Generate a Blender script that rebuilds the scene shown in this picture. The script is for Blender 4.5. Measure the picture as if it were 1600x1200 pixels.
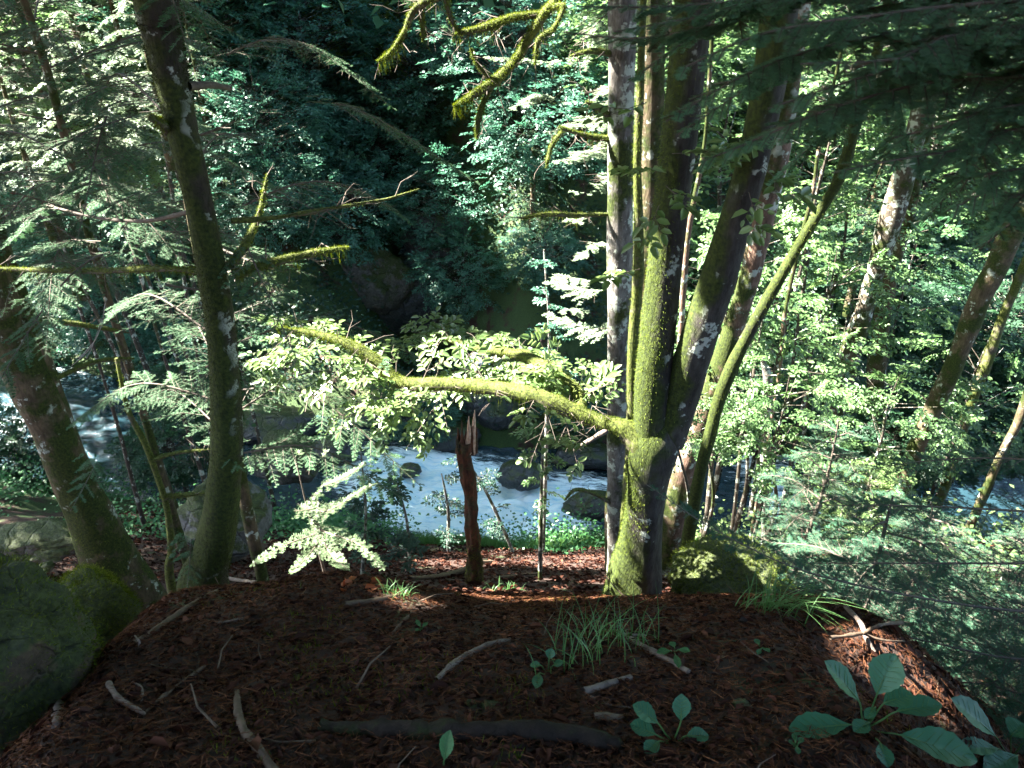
import bpy, math
import numpy as np
from mathutils import Vector

for o in list(bpy.data.objects):
    bpy.data.objects.remove(o, do_unlink=True)
scn = bpy.context.scene
COL = scn.collection

# ---------------------------------------------------------------- camera
CAMZ = 1.6
cam = bpy.data.objects.new('camera', bpy.data.cameras.new('camera'))
COL.objects.link(cam)
cam.location = (0, 0, CAMZ)
cam.rotation_euler = (math.radians(60), 0, 0)
cam.data.lens = 26
cam.data.sensor_width = 36
cam.data.clip_start = 0.05
cam.data.clip_end = 800
cam.data.dof.use_dof = True
cam.data.dof.focus_distance = 5.0
cam.data.dof.aperture_fstop = 6.5
scn.camera = cam

# ---------------------------------------------------------------- light
SUN = np.array((-0.67, 0.14, 0.72)); SUN /= np.linalg.norm(SUN)
el = math.asin(SUN[2]); az = math.atan2(SUN[0], SUN[1])
world = bpy.data.worlds.new('World'); scn.world = world
world.use_nodes = True
nt = world.node_tree
bg = nt.nodes['Background']
sky = nt.nodes.new('ShaderNodeTexSky')
sky.sky_type = 'NISHITA'; sky.sun_disc = False
sky.sun_elevation = el; sky.sun_rotation = az
nt.links.new(sky.outputs[0], bg.inputs[0])
bg.inputs[1].default_value = 0.05
sl = bpy.data.lights.new('sun', 'SUN'); sl.energy = 5.0; sl.angle = math.radians(0.5)
sl.color = (1.0, 0.95, 0.84)
so = bpy.data.objects.new('sun', sl); COL.objects.link(so)
so.rotation_euler = Vector(SUN).to_track_quat('Z', 'Y').to_euler()
scn.view_settings.view_transform = 'Standard'
scn.view_settings.look = 'None'
scn.view_settings.exposure = 4.3
scn.view_settings.gamma = 1.0
scn.cycles.max_bounces = 6
scn.cycles.diffuse_bounces = 3
scn.cycles.transmission_bounces = 4
scn.cycles.transparent_max_bounces = 6
scn.cycles.use_denoising = True
scn.cycles.sample_clamp_indirect = 6

# ---------------------------------------------------------------- maths helpers
def hash3(i, j, k, s):
    h = (i * 374761393 + j * 668265263 + k * 2147483647 + s * 974634777) & 0xffffffff
    h = ((h ^ (h >> 13)) * 1274126177) & 0xffffffff
    h = h ^ (h >> 16)
    return (h & 0xffff) / 65535.0

def vnoise(p, f=1.0, seed=0, octs=1):
    p = np.asarray(p, float) * f
    out = 0; a = 1; tot = 0
    for o in range(octs):
        i = np.floor(p).astype(np.int64); t = p - i; t = t * t * (3 - 2 * t)
        r = 0
        for dx in (0, 1):
            for dy in (0, 1):
                for dz in (0, 1):
                    w = (t[..., 0] if dx else 1 - t[..., 0]) * (t[..., 1] if dy else 1 - t[..., 1]) * (t[..., 2] if dz else 1 - t[..., 2])
                    r = r + w * hash3(i[..., 0] + dx, i[..., 1] + dy, i[..., 2] + dz, seed + o)
        out = out + a * (r * 2 - 1); tot += a
        a *= 0.5; p = p * 2.03 + 7.1
    return out / tot

def unit(v):
    v = np.asarray(v, float)
    return v / (np.linalg.norm(v, axis=-1, keepdims=True) + 1e-12)

def sst(a, b, x):
    t = np.clip((np.asarray(x, float) - a) / (b - a), 0, 1)
    return t * t * (3 - 2 * t)

F = 26 / 36 * 1600
def ray(px, py):
    u = (px - 800) / F; v = (600 - py) / F
    return np.array((u, .8660254 + .5 * v, -.5 + .8660254 * v))
def at(px, py, Y):
    d = ray(px, py); t = Y / d[1]
    return np.array((0, 0, CAMZ)) + d * t
def depth(p):
    return p[1] * .8660254 + (p[2] - CAMZ) * (-.5)
def wr(px_w, p):            # half of a width seen in pixels -> metres at p
    return px_w / 2 / F * depth(p)

# ---------------------------------------------------------------- terrain
PY = [-80, -20, -5, 0, 1, 1.8, 2.5, 3.2, 4.2, 6, 9, 12, 13.1, 13.9, 17.6, 18.4, 21, 25, 32, 45, 80, 200]
PZ = [26, 7, 1.2, 0, -.15, -.5, -.98, -1.75, -2.75, -4.35, -6.8, -9.4, -10.6, -11.3, -11.15, -10.2, -7.6, -3.6, 4.5, 18, 46, 90]
def chan(x):
    return np.clip(np.where(x < 0, .0125, .010) * x * x, 0, 7)
def H(x, y, detail=True):
    x = np.asarray(x, float); y = np.asarray(y, float)
    ys = y - chan(x) * sst(6, 14, y)
    z = sum(np.interp(ys + d * (0.12 + np.abs(y) * .012), PY, PZ) for d in (-1.5, -.75, 0, .75, 1.5)) / 5
    z = z - .07 * np.clip(x, -60, 40) * sst(8, 14, y)
    near = sst(-1.5, .8, y) * (1 - sst(3.5, 6.5, y))
    ex = -1.25 - .25 * (y - 1.5)
    z = z - 1.05 * sst(0, 1.1, ex - x) * near - .35 * np.clip(ex - 1 - x, 0, 3) * near
    rx = .92 + .24 * (y - 1.6) + .12 * np.sin(y * 3.1)
    z = z - .85 * sst(0, 1.5, x - rx + .15 * np.sin(x * 4 + y * 5)) * near - .33 * np.clip(x - rx - 1.0, 0, 4) * near
    z = z + .13 * np.exp(-((x + .75) / .55) ** 2 - ((y - 2.5) / .45) ** 2) - .08 * np.exp(-((x - .1) / .4) ** 2 - ((y - 2.5) / .5) ** 2)
    gx_ = (x + 2.2 + .22 * (y - 18)) / (2.0 + .06 * np.clip(y - 18, 0, 30))
    z = z - 6.5 * np.exp(-gx_ ** 2) * sst(18.6, 22.5, ys) * (1 - sst(40, 70, y))  # gully carved in so the middle of the far bank falls dark
    if detail:
        p = np.stack([x, y, 0 * x], -1)
        far = sst(4, 14, y)
        z = z + vnoise(p, 1.1, 3, 3) * (.07 + .16 * far) + vnoise(p, .3, 5, 2) * (.0 + .7 * far * (1 - sst(10.5, 13, ys) * (1 - sst(17.4, 18.5, ys)) * .92)) \
            + vnoise(p, 6, 9, 2) * .02
        z = z + sst(20, 30, ys) * vnoise(p, .13, 21, 3) * 3.5
    return z
def atg(px, py, lift=0.0):
    d = ray(px, py); t = np.linspace(.6, 60, 3000)
    P = np.array((0, 0, CAMZ)) + d[None] * t[:, None]
    g = H(P[:, 0], P[:, 1])
    k = np.argmax(P[:, 2] < g + lift)
    return P[k] if P[k][2] < g[k] + lift else P[-1]

# ---------------------------------------------------------------- geometry container
class G:
    def __init__(s): s.v = []; s.q = []; s.t = []; s.qm = []; s.tm = []; s.n = 0
    def add(s, v, f, m=0):
        v = np.asarray(v, np.float32).reshape(-1, 3); f = np.asarray(f, np.int64)
        if len(v) == 0: return s
        s.v.append(v); f = f + s.n; s.n += len(v)
        if f.shape[1] == 4: s.q.append(f); s.qm.append(np.full(len(f), m))
        else: s.t.append(f); s.tm.append(np.full(len(f), m))
        return s
    def merge(s, o, m=None):
        off = s.n
        for v in o.v: s.v.append(v)
        for f, a in zip(o.q, o.qm): s.q.append(f + off); s.qm.append(a if m is None else np.full(len(f), m))
        for f, a in zip(o.t, o.tm): s.t.append(f + off); s.tm.append(a if m is None else np.full(len(f), m))
        s.n += o.n
        return s
    def verts(s): return np.concatenate(s.v) if s.v else np.zeros((0, 3))
    def mesh(s, name, mats, origin=(0, 0, 0), smooth=True):
        v = (s.verts() - np.asarray(origin, np.float32)).astype(np.float32)
        q = np.concatenate(s.q) if s.q else np.zeros((0, 4), np.int64)
        t = np.concatenate(s.t) if s.t else np.zeros((0, 3), np.int64)
        me = bpy.data.meshes.new(name)
        me.vertices.add(len(v)); me.vertices.foreach_set('co', v.ravel())
        nl = q.size + t.size
        me.loops.add(nl); me.loops.foreach_set('vertex_index', np.concatenate([q.ravel(), t.ravel()]).astype(np.int32))
        me.polygons.add(len(q) + len(t))
        st = np.concatenate([np.arange(len(q)) * 4, q.size + np.arange(len(t)) * 3]).astype(np.int32)
        me.polygons.foreach_set('loop_start', st)
        mi = np.concatenate([np.concatenate(s.qm) if s.qm else [], np.concatenate(s.tm) if s.tm else []]).astype(np.int32)
        me.polygons.foreach_set('material_index', mi)
        me.polygons.foreach_set('use_smooth', np.full(len(q) + len(t), smooth))
        for m in mats: me.materials.append(m)
        me.update(calc_edges=True)
        return me

def obj(name, g, mats, parent=None, origin=None, smooth=True):
    if not isinstance(mats, (list, tuple)): mats = [mats]
    o_ = np.array(parent.location) if parent is not None and origin is None else (origin if origin is not None else (0, 0, 0))
    o = bpy.data.objects.new(name, g.mesh(name, mats, o_, smooth))
    COL.objects.link(o)
    if parent is not None: o.parent = parent
    else: o.location = Vector([float(a) for a in o_])
    return o
def tag(o, label=None, cat=None, group=None, kind=None):
    if label: o['label'] = label
    if cat: o['category'] = cat
    if group: o['group'] = group
    if kind: o['kind'] = kind
    return o
def thing(name, label, cat, loc, group=None):
    o = bpy.data.objects.new(name, None); COL.objects.link(o)
    o.location = Vector([float(a) for a in loc]); o.empty_display_size = .1
    return tag(o, label, cat, group)
def copy_thing(o, loc, rz, sc, label=None, group=None):
    c = o.copy(); COL.objects.link(c)
    c.location = Vector([float(a) for a in loc]); c.rotation_euler = (0, 0, rz); c.scale = (sc, sc, sc)
    if label: c['label'] = label
    if group: c['group'] = group
    for ch in list(o.children):
        d = ch.copy(); COL.objects.link(d); d.parent = c
    return c

# ---------------------------------------------------------------- shape makers
def spline(pts, n):
    p = np.asarray(pts, float)
    if len(p) == 2: return p[0] + (p[1] - p[0]) * np.linspace(0, 1, n)[:, None]
    P = np.vstack([2 * p[0] - p[1], p, 2 * p[-1] - p[-2]])
    m = len(p) - 1; s = np.linspace(0, m - 1e-6, n); i = s.astype(int); t = (s - i)[:, None]
    a, b, c, d = P[i], P[i + 1], P[i + 2], P[i + 3]
    return .5 * ((2 * b) + (c - a) * t + (2 * a - 5 * b + 4 * c - d) * t ** 2 + (3 * b - a - 3 * c + d) * t ** 3)

def tube(pr, k=10, amp=0., freq=6., seed=0, tip=True, flare=0.):
    """pr (n,4): path and radius"""
    pr = np.asarray(pr, float); P = pr[:, :3]; R = pr[:, 3]; n = len(P)
    T = unit(np.gradient(P, axis=0)); ref = np.array((1., 0, 0)) if abs(T[0][0]) < .8 else np.array((0, 1., 0))
    U = np.zeros_like(P); u = ref
    for i in range(n):
        u = u - T[i] * np.dot(u, T[i]); u = u / np.linalg.norm(u); U[i] = u
    W = np.cross(T, U); a = np.linspace(0, 2 * np.pi, k, endpoint=False)
    N = U[:, None] * np.cos(a)[None, :, None] + W[:, None] * np.sin(a)[None, :, None]
    rr = np.repeat(R[:, None], k, 1)
    if flare:
        base = P[0]; hh = np.linalg.norm(P - base, axis=1)
        rr = rr * (1 + flare * np.exp(-hh / (R[0] * 1.8))[:, None] * (1 + .55 * np.sin(a * 3 + seed)[None] + .35 * np.sin(a * 5 + 2 * seed)[None]))
    V = P[:, None] + N * rr[..., None]
    if amp:
        V = V + N * (vnoise(V * np.array((1, 1, .35)), freq, seed, 3) * amp * (rr + .01))[..., None] \
            + N * (vnoise(V, 1.1, seed + 7, 1) * amp * 1.2 * rr)[..., None]
    idx = np.arange(n * k).reshape(n, k)
    A = idx[:-1]; B = idx[1:]
    f = np.stack([A, np.roll(A, -1, 1), np.roll(B, -1, 1), B], -1).reshape(-1, 4)
    g = G(); Vf = V.reshape(-1, 3)
    g.add(Vf, f)
    if tip:
        g.add(np.vstack([V[-1], P[-1] + T[-1] * R[-1] * .8]), [[i, (i + 1) % k, k] for i in range(k)])
    g.surf = (V, N)
    return g

def sticks(P0, P1, r0, r1, k=3):
    P0 = np.asarray(P0, float).reshape(-1, 3); P1 = np.asarray(P1, float).reshape(-1, 3); n = len(P0)
    r0 = np.broadcast_to(r0, (n,)); r1 = np.broadcast_to(r1, (n,))
    T = unit(P1 - P0); ref = np.where(np.abs(T[:, 2:3]) < .9, np.array([[0, 0, 1.]]), np.array([[1., 0, 0]]))
    U = unit(np.cross(T, ref)); W = np.cross(T, U); a = np.arange(k) * 2 * np.pi / k
    D = U[:, None] * np.cos(a)[None, :, None] + W[:, None] * np.sin(a)[None, :, None]
    V = np.concatenate([P0[:, None] + D * r0[:, None, None], P1[:, None] + D * r1[:, None, None]], 1)
    b = (np.arange(n) * 2 * k)[:, None]; i = np.arange(k); j = (i + 1) % k
    f = np.stack([b + i, b + j, b + k + j, b + k + i], -1).reshape(-1, 4)
    return G().add(V.reshape(-1, 3), f)

def leaves(P, D, Nn, L, W, fold=.25, curl=.15):
    """leaf blades: base P, direction D, face normal Nn"""
    n = len(P)
    if n == 0: return G()
    D = unit(D); S = unit(np.cross(D, Nn)); Nn = np.cross(S, D)
    L = np.broadcast_to(L, (n,))[:, None]; W = np.broadcast_to(W, (n,))[:, None]
    def pt(a, b, c): return P + D * L * a + S * W * b + Nn * (W * abs(b) * 2 * fold + L * c)
    V = np.stack([pt(0, 0, 0), pt(.3, -.42, .02), pt(.7, -.38, -curl * .3), pt(1, 0, -curl), pt(.7, .38, -curl * .3), pt(.3, .42, .02)], 1)
    b = (np.arange(n) * 6)[:, None]
    f = np.concatenate([b + np.array([[0, 3, 2, 1]]), b + np.array([[0, 5, 4, 3]])]).reshape(-1, 4)
    return G().add(V.reshape(-1, 3), f)
def leaves_lo(P, D, Nn, L, W):
    n = len(P)
    if n == 0: return G()
    D = unit(D); S = unit(np.cross(D, Nn)); Nn = np.cross(S, D)
    L = np.broadcast_to(L, (n,))[:, None]; W = np.broadcast_to(W, (n,))[:, None]
    V = np.stack([P, P + D * L * .45 - S * W * .5 + Nn * W * .15, P + D * L, P + D * L * .45 + S * W * .5 + Nn * W * .15], 1)
    b = (np.arange(n) * 4)[:, None]
    return G().add(V.reshape(-1, 3), b + np.array([[0, 3, 2, 1]]))

def needles(rng, P0, P1, UP, m, L, w, quad=False, ang=.9, both=True):
    """rows of needles along each twig P0->P1"""
    P0 = np.asarray(P0); P1 = np.asarray(P1); n = len(P0)
    if n == 0: return G()
    T = unit(P1 - P0); S = unit(np.cross(T, UP)); U = np.cross(S, T)
    t = (np.arange(m) + .5) / m
    t = t[None, :, None] + rng.normal(0, .25 / m, (n, m, 1))
    B = P0[:, None] + (P1 - P0)[:, None] * t
    gs = G()
    for sgn in (-1, 1):
        a = ang + rng.normal(0, .16, (n, m, 1))
        D = T[:, None] * np.cos(a) + S[:, None] * np.sin(a) * sgn + U[:, None] * rng.normal(.16, .16, (n, m, 1))
        LL = (L * np.sqrt(np.clip(1.08 - t, .1, 1)) * rng.uniform(.75, 1.1, (n, m, 1)))
        tip = B + D * LL; q = T[:, None] * w * .5
        if quad:
            V = np.stack([B - q, B + q, tip + q * .8, tip - q * .8], 2).reshape(-1, 3)
            f = np.arange(n * m * 4).reshape(-1, 4)
        else:
            V = np.stack([B - q, B + q, tip], 2).reshape(-1, 3)
            f = np.arange(n * m * 3).reshape(-1, 3)
        gs.add(V, f)
    return gs

def fir_branch(rng, axis, lmax, sp=.05, subsp=.03, nl=.02, nw=.0022, r0=.008, quad=False, level2=True, droop=.12, prof=None, mdens=1.0, ang=.95):
    """axis (n,3) polyline. returns wood G, needle G"""
    A = np.asarray(axis, float); seg = np.linalg.norm(np.diff(A, axis=0), axis=1); cum = np.concatenate([[0], np.cumsum(seg)]); Ltot = cum[-1]
    def pos(s): return np.stack([np.interp(s, cum, A[:, i]) for i in range(3)], -1)
    n1 = max(3, int(Ltot / sp)); s = np.linspace(.06 * Ltot, .985 * Ltot, n1); s = np.repeat(s, 2) + rng.normal(0, sp * .2, 2 * n1)
    sg = np.tile([-1., 1.], n1); B = pos(s); T = unit(pos(s + .02) - pos(s - .02))
    up = np.array((0, 0, 1.)); S = unit(np.cross(T, up)); u = s / Ltot
    pr = prof(u) if prof else np.clip(np.minimum(u * 4 + .25, 1) * (1 - u) ** .75 + .06, 0, 1)
    Ln = lmax * pr * rng.uniform(.65, 1.1, 2 * n1)
    a = ang + rng.normal(0, .14, 2 * n1)
    D = unit(T * np.cos(a)[:, None] + S * (np.sin(a) * sg)[:, None] + up * rng.normal(-droop, .1, 2 * n1)[:, None])
    M = B + D * (Ln * .5)[:, None]; E = B + D * Ln[:, None] + up * (-droop * .5 * Ln)[:, None]
    wood = G(); ns = max(4, len(A)); q = pos(np.linspace(0, Ltot, ns * 2)); rr = np.linspace(r0, .0015, len(q))
    wood.merge(sticks(q[:-1], q[1:], rr[:-1], rr[1:], 5))
    wood.merge(sticks(B, M, .0016 + .006 * Ln, .0012 + .003 * Ln)); wood.merge(sticks(M, E, .0012 + .003 * Ln, .0008))
    nd = G(); UPv = np.tile(up, (2 * n1, 1))
    m1 = max(4, int(lmax * .7 / (nl * .28) * mdens * .5))
    nd.merge(needles(rng, B, M, UPv, m1, nl, nw, quad)); nd.merge(needles(rng, M, E, UPv, m1, nl, nw, quad))
    t0 = pos(np.linspace(.3 * Ltot, Ltot, 7)); nd.merge(needles(rng, t0[:-1], t0[1:], np.tile(up, (6, 1)), max(4, int(Ltot * .12 / (nl * .3))), nl, nw, quad))
    if level2:
        n2 = max(2, int(lmax / subsp)); k = (np.arange(n2) + 1.) / (n2 + .6)
        ok = (Ln > lmax * .22)
        Bk, Mk, Ek, Lk, Sk = B[ok], M[ok], E[ok], Ln[ok], sg[ok]
        Bm = len(Bk)
        for sgn in (-1, 1):
            tt = k[None, :, None] + rng.normal(0, .02, (Bm, n2, 1))
            P = np.where(tt < .5, Bk[:, None] + (Mk - Bk)[:, None] * tt * 2, Mk[:, None] + (Ek - Mk)[:, None] * (tt * 2 - 1))
            Tk = unit(Ek - Bk); S2 = unit(np.cross(Tk, up))
            l2 = Lk[:, None, None] * .42 * (1.05 - tt) * rng.uniform(.5, 1.1, (Bm, n2, 1))
            d2 = unit(Tk[:, None] * .62 + S2[:, None] * .78 * sgn + up * rng.normal(-droop * .6, .12, (Bm, n2, 1)))
            Q = P + d2 * l2
            P = P.reshape(-1, 3); Q = Q.reshape(-1, 3)
            wood.merge(sticks(P, Q, .001, .0006))
            nd.merge(needles(rng, P, Q, np.tile(up, (len(P), 1)), max(3, int(lmax * .25 / (nl * .28) * mdens)), nl * .9, nw, quad))
    return wood, nd

def sprays(rng, O, D, L, leaf, nsub=5, nleaf=6, lo=False, wood=True, tilt=.35, asp=.58, subl=.5):
    """flat leafy sprays, beech-like. O,D (n,3), L (n,)"""
    O = np.asarray(O, float); n = len(O); g = G(); wd = G()
    if n == 0: return g, wd
    L = np.broadcast_to(L, (n,)).astype(float); D = unit(D); up = np.array((0, 0, 1.))
    NN = unit(up + rng.normal(0, tilt * .6, (n, 3))); S = unit(np.cross(D, NN)); NN = np.cross(S, D)
    E = O + D * L[:, None] - up * (L * .12)[:, None]
    tw0 = [O]; tw1 = [E]; tn = [NN]; tl = [L]
    for k in range(nsub):
        u = (k + .6) / (nsub + .4)
        for sg in (-1, 1):
            b = O + (E - O) * (u + rng.normal(0, .04, (n, 1)))
            l = L * subl * (1.1 - u * .8) * rng.uniform(.6, 1.1, n)
            d = unit(D * .72 + S * sg * .7 + up * rng.normal(-.08, .12, (n, 1)))
            tw0.append(b); tw1.append(b + d * l[:, None]); tn.append(NN); tl.append(l)
    T0 = np.concatenate(tw0); T1 = np.concatenate(tw1); TN = np.concatenate(tn); TL = np.concatenate(tl)
    m = len(T0)
    if wood: wd.merge(sticks(T0, T1, .0012 + TL * .004, .0009))
    t = (np.arange(nleaf) + .7) / nleaf
    Tt = unit(T1 - T0); Ts = unit(np.cross(Tt, TN))
    B = T0[:, None] + (T1 - T0)[:, None] * (t[None, :, None] + rng.normal(0, .03, (m, nleaf, 1)))
    sg = np.where(np.arange(nleaf) % 2, 1., -1.)[None, :, None]
    lastf = (np.arange(nleaf) == nleaf - 1)[None, :, None]
    dd = np.where(lastf, Tt[:, None], Tt[:, None] * .6 + Ts[:, None] * sg * .85) + rng.normal(0, .12, (m, nleaf, 3))
    nn = TN[:, None] + rng.normal(0, tilt, (m, nleaf, 3))
    ls = leaf * rng.uniform(.45, 1.3, m * nleaf)
    fn = leaves_lo if lo else leaves
    g.merge(fn(B.reshape(-1, 3), dd.reshape(-1, 3), nn.reshape(-1, 3), ls, ls * asp))
    return g, wd

def blades(rng, V, N, count, L, w, mask=None, hang=.0, ndir=1.0, spread=.5):
    """short moss or lichen blades on a tube surface (V,N grids)"""
    n, k = V.shape[:2]
    i = rng.integers(0, n - 1, count); j = rng.integers(0, k, count); j2 = (j + 1) % k
    a = rng.random((count, 1)); b = rng.random((count, 1))
    P = (V[i, j] * (1 - a) + V[i, j2] * a) * (1 - b) + (V[i + 1, j] * (1 - a) + V[i + 1, j2] * a) * b
    Nn = unit(N[i, j] * (1 - a) + N[i, j2] * a)
    if mask is not None:
        keep = rng.random(count) < mask(P, Nn); P = P[keep]; Nn = Nn[keep]
    c = len(P); D = unit(Nn * ndir + rng.normal(0, spread, (c, 3)) + np.array((0, 0, -hang)))
    S = unit(np.cross(D, rng.normal(0, 1, (c, 3)))); l = L * rng.uniform(.5, 1.3, (c, 1))
    Vv = np.stack([P - S * w / 2, P + S * w / 2, P + D * l + np.array((0, 0, -hang * .5)) * l], 1).reshape(-1, 3)
    return G().add(Vv, np.arange(c * 3).reshape(-1, 3))

def ico(sub=4):
    import bmesh
    bm = bmesh.new(); bmesh.ops.create_icosphere(bm, subdivisions=sub, radius=1)
    v = np.array([x.co[:] for x in bm.verts]); f = np.array([[y.index for y in x.verts] for x in bm.faces]); bm.free()
    return v, f
ICO4 = ico(4); ICO5 = ico(5)
def rock_geo(c, r, seed, amp=.3, hi=False, facets=7):
    v, f = ICO5 if hi else ICO4
    rng = np.random.default_rng(seed); v = v.copy()
    for k in range(facets):          # split faces, as broken stone has
        d = unit(rng.normal(0, 1, 3)); h = rng.uniform(.62, .9)
        e = v @ d - h; v = v - np.clip(e, 0, None)[:, None] * d * .85
    v = v * (1 + amp * vnoise(v, 1.3, seed, 4) + .12 * vnoise(v, 4.5, seed + 1, 4) - .1 * np.abs(vnoise(v, 2.2, seed + 2, 2)))[:, None]
    return G().add(v * np.asarray(r) + np.asarray(c), f), v

# ---------------------------------------------------------------- materials
def new_mat(name):
    m = bpy.data.materials.new(name); m.use_nodes = True; n = m.node_tree.nodes; n.clear()
    out = n.new('ShaderNodeOutputMaterial'); return m, n, m.node_tree.links, out
def ramp(n, stops):
    r = n.new('ShaderNodeValToRGB'); e = r.color_ramp.elements
    while len(e) < len(stops): e.new(.5)
    for x, (p, c) in zip(e, stops): x.position = p; x.color = (*c, 1)
    return r
def noise(n, l, vec, scale, detail=4, rough=.6):
    t = n.new('ShaderNodeTexNoise'); t.inputs['Scale'].default_value = scale; t.inputs['Detail'].default_value = detail; t.inputs['Roughness'].default_value = rough
    if vec is not None: l.new(vec, t.inputs['Vector'])
    return t
def leaf_mat(name, c1, c2, c3=None, trans=.45, rough=.45, spec=.5, patch=.6):
    m, n, l, out = new_mat(name)
    geo = n.new('ShaderNodeNewGeometry')
    tc = n.new('ShaderNodeTexCoord')
    nz = noise(n, l, tc.outputs['Object'], patch, 3)
    mx = n.new('ShaderNodeMath'); mx.operation = 'ADD'
    a = n.new('ShaderNodeMath'); a.operation = 'MULTIPLY'; a.inputs[1].default_value = .55
    l.new(geo.outputs['Random Per Island'], a.inputs[0])
    b = n.new('ShaderNodeMath'); b.operation = 'MULTIPLY'; b.inputs[1].default_value = .5
    l.new(nz.outputs[0], b.inputs[0]); l.new(a.outputs[0], mx.inputs[0]); l.new(b.outputs[0], mx.inputs[1])
    r = ramp(n, [(.15, c1), (.6, c2), (.95, c3 or c2)]); l.new(mx.outputs[0], r.inputs[0])
    p = n.new('ShaderNodeBsdfPrincipled'); l.new(r.outputs[0], p.inputs['Base Color'])
    p.inputs['Roughness'].default_value = rough; p.inputs['Specular IOR Level'].default_value = spec
    t = n.new('ShaderNodeBsdfTranslucent')
    hs = n.new('ShaderNodeHueSaturation'); hs.inputs['Hue'].default_value = .485; hs.inputs['Saturation'].default_value = 1.1; hs.inputs['Value'].default_value = 1.6
    l.new(r.outputs[0], hs.inputs['Color']); l.new(hs.outputs[0], t.inputs[0])
    s = n.new('ShaderNodeMixShader'); s.inputs[0].default_value = trans
    l.new(p.outputs[0], s.inputs[1]); l.new(t.outputs[0], s.inputs[2]); l.new(s.outputs[0], out.inputs[0])
    return m
def bark_mat(name, c1, c2, moss=.5, lichen=.0, scale=1., side=(0, 0, 0), mosscol=((.008, .014, .003), (.042, .058, .008)), mscale=1.6):
    m, n, l, out = new_mat(name)
    geo = n.new('ShaderNodeNewGeometry'); pos = geo.outputs['Position']
    mp = n.new('ShaderNodeMapping'); mp.inputs['Scale'].default_value = (1, 1, .3); l.new(pos, mp.inputs[0])
    nf = noise(n, l, mp.outputs[0], 38 * scale, 5, .7)
    r = ramp(n, [(.3, c1), (.7, c2)]); l.new(nf.outputs[0], r.inputs[0]); col = r.outputs[0]
    # broad stains
    nb = noise(n, l, pos, 7 * scale, 3); rb = ramp(n, [(.38, (.45, .42, .4)), (.62, (1, 1, 1))]); l.new(nb.outputs[0], rb.inputs[0])
    mm = n.new('ShaderNodeMix'); mm.data_type = 'RGBA'; mm.blend_type = 'MULTIPLY'; mm.inputs[0].default_value = .7
    l.new(col, mm.inputs[6]); l.new(rb.outputs[0], mm.inputs[7]); col = mm.outputs[2]
    if lichen > 0:
        nl = noise(n, l, pos, 9 * scale, 4, .65); rl = ramp(n, [(.62 - lichen * .3, (0, 0, 0)), (.66 - lichen * .3, (1, 1, 1))]); l.new(nl.outputs[0], rl.inputs[0])
        x = n.new('ShaderNodeMix'); x.data_type = 'RGBA'; l.new(rl.outputs[0], x.inputs[0]); l.new(col, x.inputs[6]); x.inputs[7].default_value = (.33, .36, .31, 1); col = x.outputs[2]
    nm = noise(n, l, pos, mscale, 4, .7)
    dot = n.new('ShaderNodeVectorMath'); dot.operation = 'DOT_PRODUCT'; l.new(geo.outputs['Normal'], dot.inputs[0]); dot.inputs[1].default_value = side
    ad = n.new('ShaderNodeMath'); ad.operation = 'MULTIPLY_ADD'; ad.inputs[1].default_value = .22; l.new(dot.outputs['Value'], ad.inputs[0]); l.new(nm.outputs[0], ad.inputs[2])
    rm = ramp(n, [(.62 - moss * .35, (0, 0, 0)), (.72 - moss * .35, (1, 1, 1))]); l.new(ad.outputs[0], rm.inputs[0])
    ng = noise(n, l, pos, 60, 3); rg = ramp(n, [(.3, mosscol[0]), (.7, mosscol[1])]); l.new(ng.outputs[0], rg.inputs[0])
    x = n.new('ShaderNodeMix'); x.data_type = 'RGBA'; l.new(rm.outputs[0], x.inputs[0]); l.new(col, x.inputs[6]); l.new(rg.outputs[0], x.inputs[7])
    p = n.new('ShaderNodeBsdfPrincipled'); l.new(x.outputs[2], p.inputs['Base Color']); p.inputs['Roughness'].default_value = .85; p.inputs['Specular IOR Level'].default_value = .25
    bp = n.new('ShaderNodeBump'); bp.inputs['Strength'].default_value = .9; bp.inputs['Distance'].default_value = .012
    l.new(nf.outputs[0], bp.inputs['Height']); l.new(bp.outputs[0], p.inputs['Normal']); l.new(p.outputs[0], out.inputs[0])
    return m
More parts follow.
